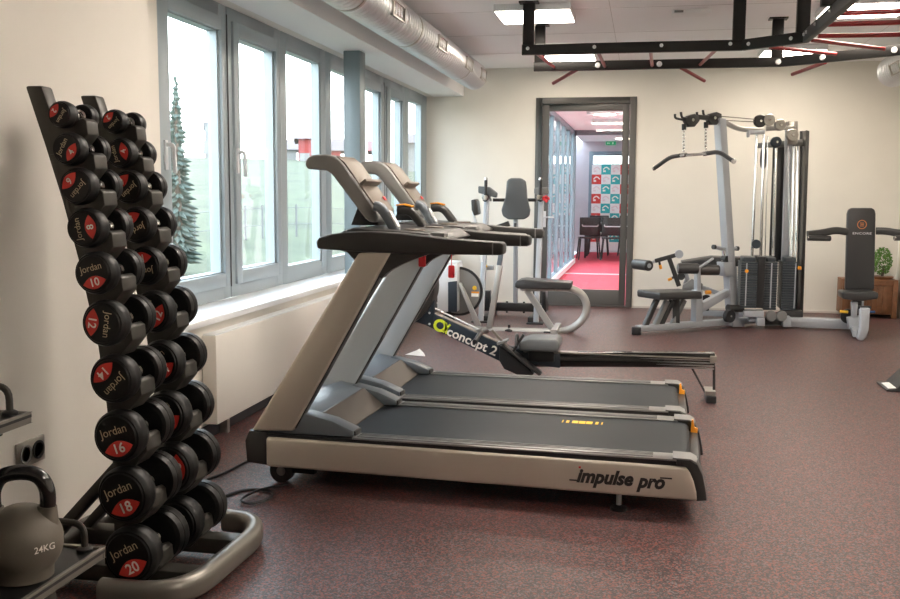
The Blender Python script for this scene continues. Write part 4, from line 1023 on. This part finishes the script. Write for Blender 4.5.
# seat
st = G(671, 297)
sc_ = [(646.5, 291), (661, 289.5), (694, 291), (695, 296), (648, 299), (646.5, 297)]
gslab('seat', [(648, 291), (690, 290), (691, 297.5), (648, 298.5)], .34, 'padblk', .018, 0, 3)
for xa, ya, xb, yb, off in ((657, 299, 644, 328, -.10), (667, 301, 653, 330, .12), (672, 301, 660, 326, -.10), (684, 300, 670, 329, .12)):
    pa, pb = G(xa, ya)+gp_*off*0, G(xb, yb)+gp_*off*0
    MB().bar(pa, pb, .05, .045, up=gp_).build('seat_link', 'charcoal' if off < 0 else 'midgrey', mg)
MB().bar(G(676, 299), V((*G(676, 327).xy, .06)), .07, .06).build('seat_column', 'charcoal', mg)
# upright behind the seat, thigh rollers and diagonal
gslab('knee_post', [(694, 290), (700, 290), (700, 325), (693, 325)], .08, 'steelgrey')
gslab('knee_post_tube', [(695.5, 268), (699, 268), (699.5, 291), (695.5, 291)], .05, 'steelgrey')
gslab('diagonal_brace', [(700, 303), (729, 288), (729, 295), (701, 312)], .06, 'steelgrey')
for cx, cy in ((688, 268.5), (709, 270)):
    c_ = G(cx, cy)
    MB().lathe([(0, -.10), (.045, -.10), (.052, -.09), (.052, .09), (.045, .10), (0, .10)], c_+gp_*0+ga*0, (ga*.85+gp_*.5).normalized(), 20).build('thigh_roller', 'padblk', mg)
    MB().lathe([(0, .008), (.020, .006), (.022, 0)], c_+(ga*.85+gp_*.5).normalized()*.10, (ga*.85+gp_*.5).normalized(), 14).build('roller_cap', 'chrome', mg)
MB().bar(G(699, 268), G(713, 258.5), .025, .02).build('roller_arm', 'steelgrey', mg)
gslab('pivot_plate', [(720, 262), (729, 262), (729, 276), (722, 276)], .10, 'steelgrey')
MB().tube([G(714, 247)-gp_*0.0, G(722, 249), G(737, 248.5)], .020, 10).build('row_handle', 'steelgrey', mg)
for x, y in ((714, 247), (737, 248.5)): MB().cyl(G(x-1, y), G(x+1, y), .024, 10).build('handle_end', 'blackp', mg)
MB().tube([G(724, 249), G(725, 256), G(722, 262)], .012, 8).build('row_link', 'chrome', mg)
c_ = G(724.5, 259); MB().cyl(c_-gp_*.02, c_+gp_*.04, .035, 18).build('pulley', 'blackp', mg)
c_ = G(721.5, 315); MB().cyl(c_-gp_*.02+gp_*.1, c_+gp_*.13, .062, 24).build('low_pulley', 'blackp', mg)
MB().lathe([(0, .008), (.012, .006), (.012, 0)], c_+gp_*.13, gp_, 12).build('axle_bolt', 'chrome', mg)
c_ = G(730, 307.5); MB().cyl(G(722, 307)+gp_*.08, G(736, 308)+gp_*.08, .035, 16).build('ankle_roller', 'padblk', mg)
MB().cyl(G(704, 292)+gp_*.03, G(708, 292)+gp_*.03, .02, 10).build('adjuster_knob', 'orange', mg)
# leg curl station behind, along the wall side
YL = 10.75
def L_(x, y): return P(x, y, Y=YL)
slab('bench_pad', [(681, 262), (712, 257), (752, 258), (753, 267), (714, 266), (684, 267)], .30, 'padblk', YL, mg, .014)
MB().bar(L_(655, 261), L_(676, 255), .045, .045).build('curl_arm', 'charcoal', mg)
c_ = L_(643, 265); ax = V((.55, -.83, 0))
MB().lathe([(0, -.14), (.05, -.14), (.058, -.13), (.058, .13), (.05, .14), (0, .14)], c_-ax*.02, ax, 20).build('curl_roller', 'padblk', mg)
MB().lathe([(0, .008), (.024, .006), (.026, 0)], c_+ax*.12, ax, 14).build('roller_cap', 'steelgrey', mg)
MB().bar(L_(648, 264), L_(656, 261), .03, .03).build('roller_stub', 'steelgrey', mg)
MB().cyl(L_(679, 254)-V((0,.04,0)), L_(679, 254)+V((0,.05,0)), .045, 18).build('curl_pivot', 'steelgrey', mg)
MB().bar(L_(669, 258), L_(679, 286), .05, .05, up=(0,1,0)).build('curl_link', 'charcoal', mg)
MB().bar(L_(682, 262), L_(690, 288), .05, .05, up=(0,1,0)).build('curl_strut', 'steelgrey', mg)
MB().bar(L_(684, 281), L_(720, 294), .05, .05).build('bench_rail', 'steelgrey', mg)
slab('cam_plate', [(683, 285), (692, 279), (703, 284), (702, 291), (690, 293), (682, 290)], .05, 'midgrey', YL-.06, mg)
for x, y, x2, y2 in ((660, 265, 661, 269), (668, 280, 672, 278.5), (741, 273, 745, 272)): MB().cyl(L_(x, y), L_(x2, y2), .016, 10).build('adjuster_knob', 'orange', mg)
MB().cyl(L_(659, 260), L_(660.2, 266), .012, 8).build('adjuster_pin', 'charcoal', mg)
MB().cyl(L_(672, 278), L_(679, 275), .014, 8).build('adjuster_pin', 'charcoal', mg)
c_ = L_(681, 276); MB().cyl(c_-V((0,.06,0)), c_, .04, 18).build('pulley', 'charcoal', mg)
c_ = L_(706, 300); MB().cyl(c_-V((0,.04,0)), c_, .06, 20).build('pulley', 'blackp', mg)
MB().bar(V((*L_(702, 316).xy, .05)), V((*L_(745, 316).xy, .05)), .07, .06).build('rear_base_bar', 'steelgrey', mg)
MB().bar(L_(708, 300), V((*L_(706, 312).xy, .05)), .05, .05).build('bench_leg', 'charcoal', mg)
MB().bar(L_(734, 266), V((*L_(736, 316).xy, .05)), .05, .05).build('bench_leg', 'steelgrey', mg)
MB().bar(L_(734, 298), L_(745, 298), .04, .04).build('rear_rail', 'steelgrey', mg)

# weight stacks
def stack(px0, px1, ytop, ybot, Y, dep, nplate, split=None):
    a, b = P(px0, ytop, Y=Y), P(px1, ytop, Y=Y); zb = P(px0, ybot, Y=Y).z; zt = a.z
    h = (zt-zb)/nplate
    for k in range(nplate):
        MB().box(a.x, b.x, Y, Y+dep, zb+k*h+.0015, zb+(k+1)*h-.0015).build('weight_plate', 'stack', mg, .003, 1)
    MB().box(a.x+.02, b.x-.02, Y+.02, Y+dep-.02, zt, zt+.045).build('top_plate', 'stack', mg, .004)
    xm = a.x+(b.x-a.x)*.42 if split is None else P(split, ytop, Y=Y).x
    MB().box(xm-.006, xm+.006, Y-.002, Y+.001, zb+.02, zt-.01).build('number_strip', 'steelgrey', mg)
    return a, b, zt, zb, xm
A1 = stack(741.5, 758, 262, 308, 9.98, .36, 19, 747)
A2 = stack(765, 778, 262, 310, 10.06, .34, 19, 772)
A3 = stack(783, 797.5, 262, 310, 10.10, .34, 19, 796)
MB().box(A1[1].x+.002, A2[0].x-.002, 10.02, 10.36, A1[3], A1[2]+.05).build('inner_panel', 'blackp', mg)
MB().cyl((A1[4], 9.965, P(747, 271, Y=9.98).z), (A1[4], 9.99, P(747, 271, Y=9.98).z), .018, 12).build('selector_pin', 'orange', mg)
MB().cyl((P(801, 268, Y=10.1).x, 10.09, P(801, 268, Y=10.1).z), (P(798, 268, Y=10.1).x, 10.1, P(801, 268, Y=10.1).z), .018, 12).build('selector_pin', 'orange', mg)
c_ = P(756, 244, Y=10.1); MB().cyl(c_-V((0,.03,0)), c_+V((0,.02,0)), .045, 20).build('stack_pulley', 'navy', mg)
# guide rods
for xt, yt, xb, yb, r in ((757, 133, 752, 258, .014), (764, 134, 760.5, 258, .014), (776, 148, 773, 256, .015), (794.5, 146, 792, 262, .014), (798.5, 146, 796, 262, .014), (768, 136, 765, 256, .005), (788, 146, 790, 262, .004)):
    MB().cyl(P(xt, yt, Y=10.25), P(xb, yb, Y=10.2), r, 10).build('guide_rod', 'chrome', mg)
# towers and shrouds
def tslab(name, pts, th, mt, Y, bevel=.005): return slab(name, pts, th, mt, Y, mg, bevel)
tslab('shroud', [(773, 146), (787, 146), (781, 262), (769, 262)], .02, 'blackp', 10.50)
tslab('shroud', [(800, 131), (805.5, 131), (799.5, 322), (793, 322)], .02, 'blackp', 10.52)
tslab('shroud_edge', [(806.5, 130), (809.5, 131), (803, 320), (800, 321)], .30, 'charcoal', 10.40)
tslab('centre_post', [(786, 122), (793.5, 122), (787, 326), (780, 326)], .07, 'steelgrey', 10.36)
tslab('post_cap', [(788, 121), (798, 121), (797.5, 144), (788, 144)], .10, 'steel', 10.30)
tslab('top_frame', [(748, 130), (765, 130), (765, 134), (748, 134)], .10, 'steelgrey', 10.15)
tslab('top_frame_clip', [(747.5, 130), (750, 130), (750, 137), (747.5, 137)], .10, 'steelgrey', 10.12)
tslab('upper_beam', [(757, 143), (806, 139), (805, 146), (757, 148)], .06, 'midgrey', 10.42)
tslab('upper_link', [(766, 126), (796, 126), (796, 129), (766, 131)], .05, 'silverw', 10.22)
for x, y, r, mt in ((760, 121, .062, 'charcoal'), (769, 120, .058, 'steel'), (780, 125, .056, 'steel'), (792, 135, .060, 'steel'), (776, 142, .052, 'navy')):
    c_ = P(x, y, Y=10.1)
    MB().lathe([(0, -.025), (r*.9, -.025), (r, -.018), (r*.86, 0), (r, .018), (r*.9, .025), (0, .025)], c_, (.25,-.97,0), 26).build('pulley', mt, mg)
    MB().lathe([(0, .012), (.012, .010), (.014, 0)], c_+V((.006,-.025,0)), (.25,-.97,0), 12).build('axle_bolt', 'chrome', mg)
c_ = P(763.5, 158, Y=10.35); 
MB().lathe([(0, -.02), (.10, -.02), (.105, 0), (.10, .02), (0, .02)], c_, (.97,-.25,0), 26).build('pulley', 'navy', mg)
for (xa, ya, xb, yb) in ((718, 116, 758, 119.5), (718, 120, 757, 122)):
    MB().cyl(G(xa, ya), P(xb, yb, Y=10.1), .005, 6).build('cable', 'taupe', mg)
# stack bases
for x0, x1, y0, y1, Y, mt in ((744, 764, 311, 317, 10.02, 'steelgrey'), (757, 765, 318, 326, 9.98, 'steelgrey'), (749, 757, 317, 322, 10.1, 'steelgrey'), (783, 791, 317, 327, 10.08, 'steelgrey'), (765, 783, 318, 325, 10.25, 'charcoal'), (783, 803, 311, 318, 10.2, 'charcoal')):
    tslab('base_bracket', [(x0, y0), (x1, y0), (x1, y1), (x0, y1)], .16, mt, Y)
for x, y in ((771, 316), (781.5, 316)):
    c_ = P(x, y, Y=10.0); MB().lathe([(0, -.02), (.050, -.02), (.056, 0), (.050, .02), (0, .02)], c_, (.2,-.98,0), 24).build('pulley', 'midgrey', mg)
# right arm and press station
ra, rb = P(794, 323, Y=10.16), P(868, 323.5, Y=10.10)
MB().bar(V((ra.x-.1, 10.16, .062)), V((rb.x, 10.08, .062)), .10, .10).build('base_bar', 'steelgrey', mg)
YP = 9.78
q0, q1 = P(855, 327, Y=10.0), P(864, 338, Z=.05)
MB().bar((q0.x, 10.0, .055), (q1.x, 9.46, .05), .09, .06).build('foot_bar', 'steelgrey', mg, .0)
slab('foot_upright', [(860, 308), (870.5, 308), (869, 330), (867, 337), (863, 341), (859, 341), (857, 338), (860, 330)], .07, 'steelgrey', 9.42, mg, .014, 3)
MB().box(*(lambda p: (p.x-.06, p.x+.05, p.y-.02, p.y+.03))(P(865, 307, Y=9.43)), P(864, 309, Y=9.43).z, P(864, 306, Y=9.43).z).build('upright_cap', 'blackp', mg, .006)
slab('press_backrest', [(847.5, 214), (849, 209.5), (852, 208), (872, 208), (875, 209.5), (876, 214), (874.5, 290), (845.5, 290)], .07, 'padblk', YP+.2, mg, .016, 3)
MB().bar(P(861, 230, Y=YP+.28), P(860, 318, Y=YP+.30), .06, .05).build('backrest_post', 'steelgrey', mg)
slab('press_seat', [(843, 292), (877, 292), (879, 294), (878, 299), (863, 301), (853, 300.5), (843, 299), (842.5, 294)], .26, 'padblk', YP, mg, .016, 3)
slab('seat_support', [(853, 299), (862, 299), (861, 322), (854, 322)], .08, 'charcoal', YP+.05, mg)
slab('seat_spring', [(851.5, 302), (858, 302), (857, 318), (852, 318)], .05, 'steelgrey', YP-.03, mg)
slab('seat_spring_bracket', [(848, 318), (860, 316), (861, 327), (850, 330)], .10, 'steelgrey', YP, mg)
for pts in ([(847, 232), (836, 230), (822, 233), (807.5, 234.5)], [(876, 231), (886, 231), (897, 233), (912, 234)]):
    MB().sweep(smooth_path([P(x, y, Y=YP+.12-.03*k) for k, (x, y) in enumerate(pts)], .06), rrect(.05, .07, .02)).build('press_arm', 'charcoal', mg)
for x0, x1 in ((808, 830), (895, 915)):
    MB().cyl(P(x0, 238, Y=YP-.08), P(x1, 238.5, Y=YP+.0), .026, 12).build('press_grip', 'padblk', mg)
    MB().cyl(P(x0-.5, 238, Y=YP-.08), P(x0+.8, 238, Y=YP-.08), .020, 10).build('grip_cap', 'chrome', mg)
c_ = P(847.5, 316, Y=YP+.18); MB().cyl(c_-V((.0,.03,0)), c_, .07, 22).build('pulley', 'blackp', mg)
MB().cyl(P(840, 311.5, Y=YP), P(848, 312, Y=YP), .014, 10).build('adjuster_knob', 'yellow', mg)
MB().cyl(P(868, 312, Y=YP+.1), P(875, 312, Y=YP+.1), .012, 10).build('adjuster_knob', mat('blue plastic', (.02,.08,.25), .4), mg)
# badge and lettering on the backrest
yf = YP+.2-.035-.002; c_ = P(862, 224.5, Y=yf)
ring = [(.040*math.cos(t), .040*math.sin(t)) for t in [2*PI*i/24+PI/24 for i in range(24)]]
em = MB().sweep([c_+V((a, 0, b)) for a, b in ring], [(-.0035, -.001), (.0035, -.001), (.0035, .001), (-.0035, .001)], up=(0,1,0), closed=True)
for k in (-1, 0, 1): em.box(c_.x-.018+(.004 if k == 0 else 0), c_.x+.018, yf-.001, yf+.001, c_.z+k*.014-.003, c_.z+k*.014+.003)
em.build('emblem', mat('copper orange print', (.62,.22,.06), .5), mg)
text('ENCORE', .030, P(862, 233.5, Y=yf), (1,0,0), (0,0,1), 'silver', 'lettering', mg, .001, .01, 0, 1.1, False, .17)
MB().box(P(848, 220, Y=yf).x, P(876, 220, Y=yf).x, yf-.0005, yf+.002, P(860, 219.8, Y=yf).z-.0015, P(860, 219.8, Y=yf).z+.0015).build('seam', 'charcoal', mg)

# ------------------------------------------------------------------ planter and plant
pl = thing('wooden_cabinet', 'brown slatted wooden box behind the press seat by the right wall', 'cabinet', (2.6, 11.3, 0))
a, b = P(843, 279, Y=11.2), P(898, 279, Y=11.2); zt = a.z; zb0 = P(880, 313, Y=11.2).z
zb0 = .04
MB().box(a.x, b.x-.04, 11.2, 11.5, zb0, zt-.02).build('body', 'wood', pl, .004)
sl = MB()
n = 8
for k in range(n):
    x = a.x+.03+k*(b.x-a.x-.12)/n; sl.box(x, x+(b.x-a.x-.12)/n-.006, 11.185, 11.2, zb0+.03, zt-.07)
sl.build('slats', 'wood', pl, .001)
MB().box(a.x, b.x, 11.175, 11.5, zt-.02, zt+.0).build('lid', 'wood', pl, .003)
MB().box(a.x, b.x-.03, 11.18, 11.2, zt-.065, zt-.02).build('top_rail', 'wood', pl, .003)
for x in (a.x, b.x-.05):
    MB().box(x, x+.05, 11.17, 11.22, 0, zt-.02).build('leg', 'wood', pl, .003)
pt = P(882, 277, Y=11.33)
ph = thing('potted_plant', 'small bushy green plant in a dark dish on the wooden box', 'plant', (pt.x, 11.33, zt))
MB().lathe([(0, .0), (.10, 0), (.12, .025), (.115, .03), (0, .03)], (pt.x+.0, 11.33, zt), (0,0,1), 20).build('dish', 'wood', ph)
MB().cyl((pt.x, 11.33, zt+.02), (pt.x+.01, 11.33, zt+.14), .015, 8).build('stem', 'bark', ph)
lf = MB()
for k in range(620):
    th, u = random.random()*2*PI, random.uniform(-1, 1); rr = random.uniform(.55, 1)**.5
    s = math.sqrt(1-u*u); c_ = V((pt.x-.01+.105*rr*s*math.cos(th), 11.33+.10*rr*s*math.sin(th), zt+.195+.155*rr*u))
    d1 = V((random.gauss(0,1), random.gauss(0,1), random.gauss(0,1))).normalized()*.016; d2 = d1.cross(V((random.gauss(0,1), random.gauss(0,1), random.gauss(0,1)))).normalized()*.009
    lf.add([c_-d1, c_+d2, c_+d1, c_-d2, c_+d1.cross(d2).normalized()*.003], [(0,1,4), (1,2,4), (2,3,4), (3,0,4)])
lf.build('leaves', 'leaf', ph)

# ------------------------------------------------------------------ light
w = bpy.data.worlds.new('sky'); bpy.context.scene.world = w; w.use_nodes = True
nt = w.node_tree; bg = nt.nodes['Background']
tc = nt.nodes.new('ShaderNodeTexCoord'); sp_ = nt.nodes.new('ShaderNodeSeparateXYZ'); nt.links.new(tc.outputs['Generated'], sp_.inputs[0])
cr = nt.nodes.new('ShaderNodeValToRGB'); nt.links.new(sp_.outputs['Z'], cr.inputs[0])
cr.color_ramp.elements[0].color = (.95, .97, .97, 1); cr.color_ramp.elements[1].color = (.62, .78, 1.0, 1)
cr.color_ramp.elements[1].position = .9
nt.links.new(cr.outputs[0], bg.inputs['Color']); bg.inputs['Strength'].default_value = 3.9
def portal(loc, rot, sx, sy):
    l = bpy.data.lights.new('sky_portal', 'AREA'); l.shape = 'RECTANGLE'; l.size = sx; l.size_y = sy; l.cycles.is_portal = True
    o = bpy.data.objects.new('sky_portal', l); C.objects.link(o); o.location = loc; o.rotation_euler = rot
portal((-2.70, 8.15, 1.56), (0, -PI/2, 0), 1.75, 6.8)
portal((-1.34, 15.3, 1.28), (0, -PI/2, 0), 2.4, 7.4)

sc = bpy.context.scene
sc.view_settings.view_transform = 'Standard'; sc.view_settings.look = 'None'; sc.view_settings.gamma = 1
sc.view_settings.use_curve_mapping = False; sc.view_settings.exposure = 1.38
sc.cycles.use_denoising = True
sc.cycles.max_bounces = 8; sc.cycles.diffuse_bounces = 5; sc.cycles.sample_clamp_indirect = 8
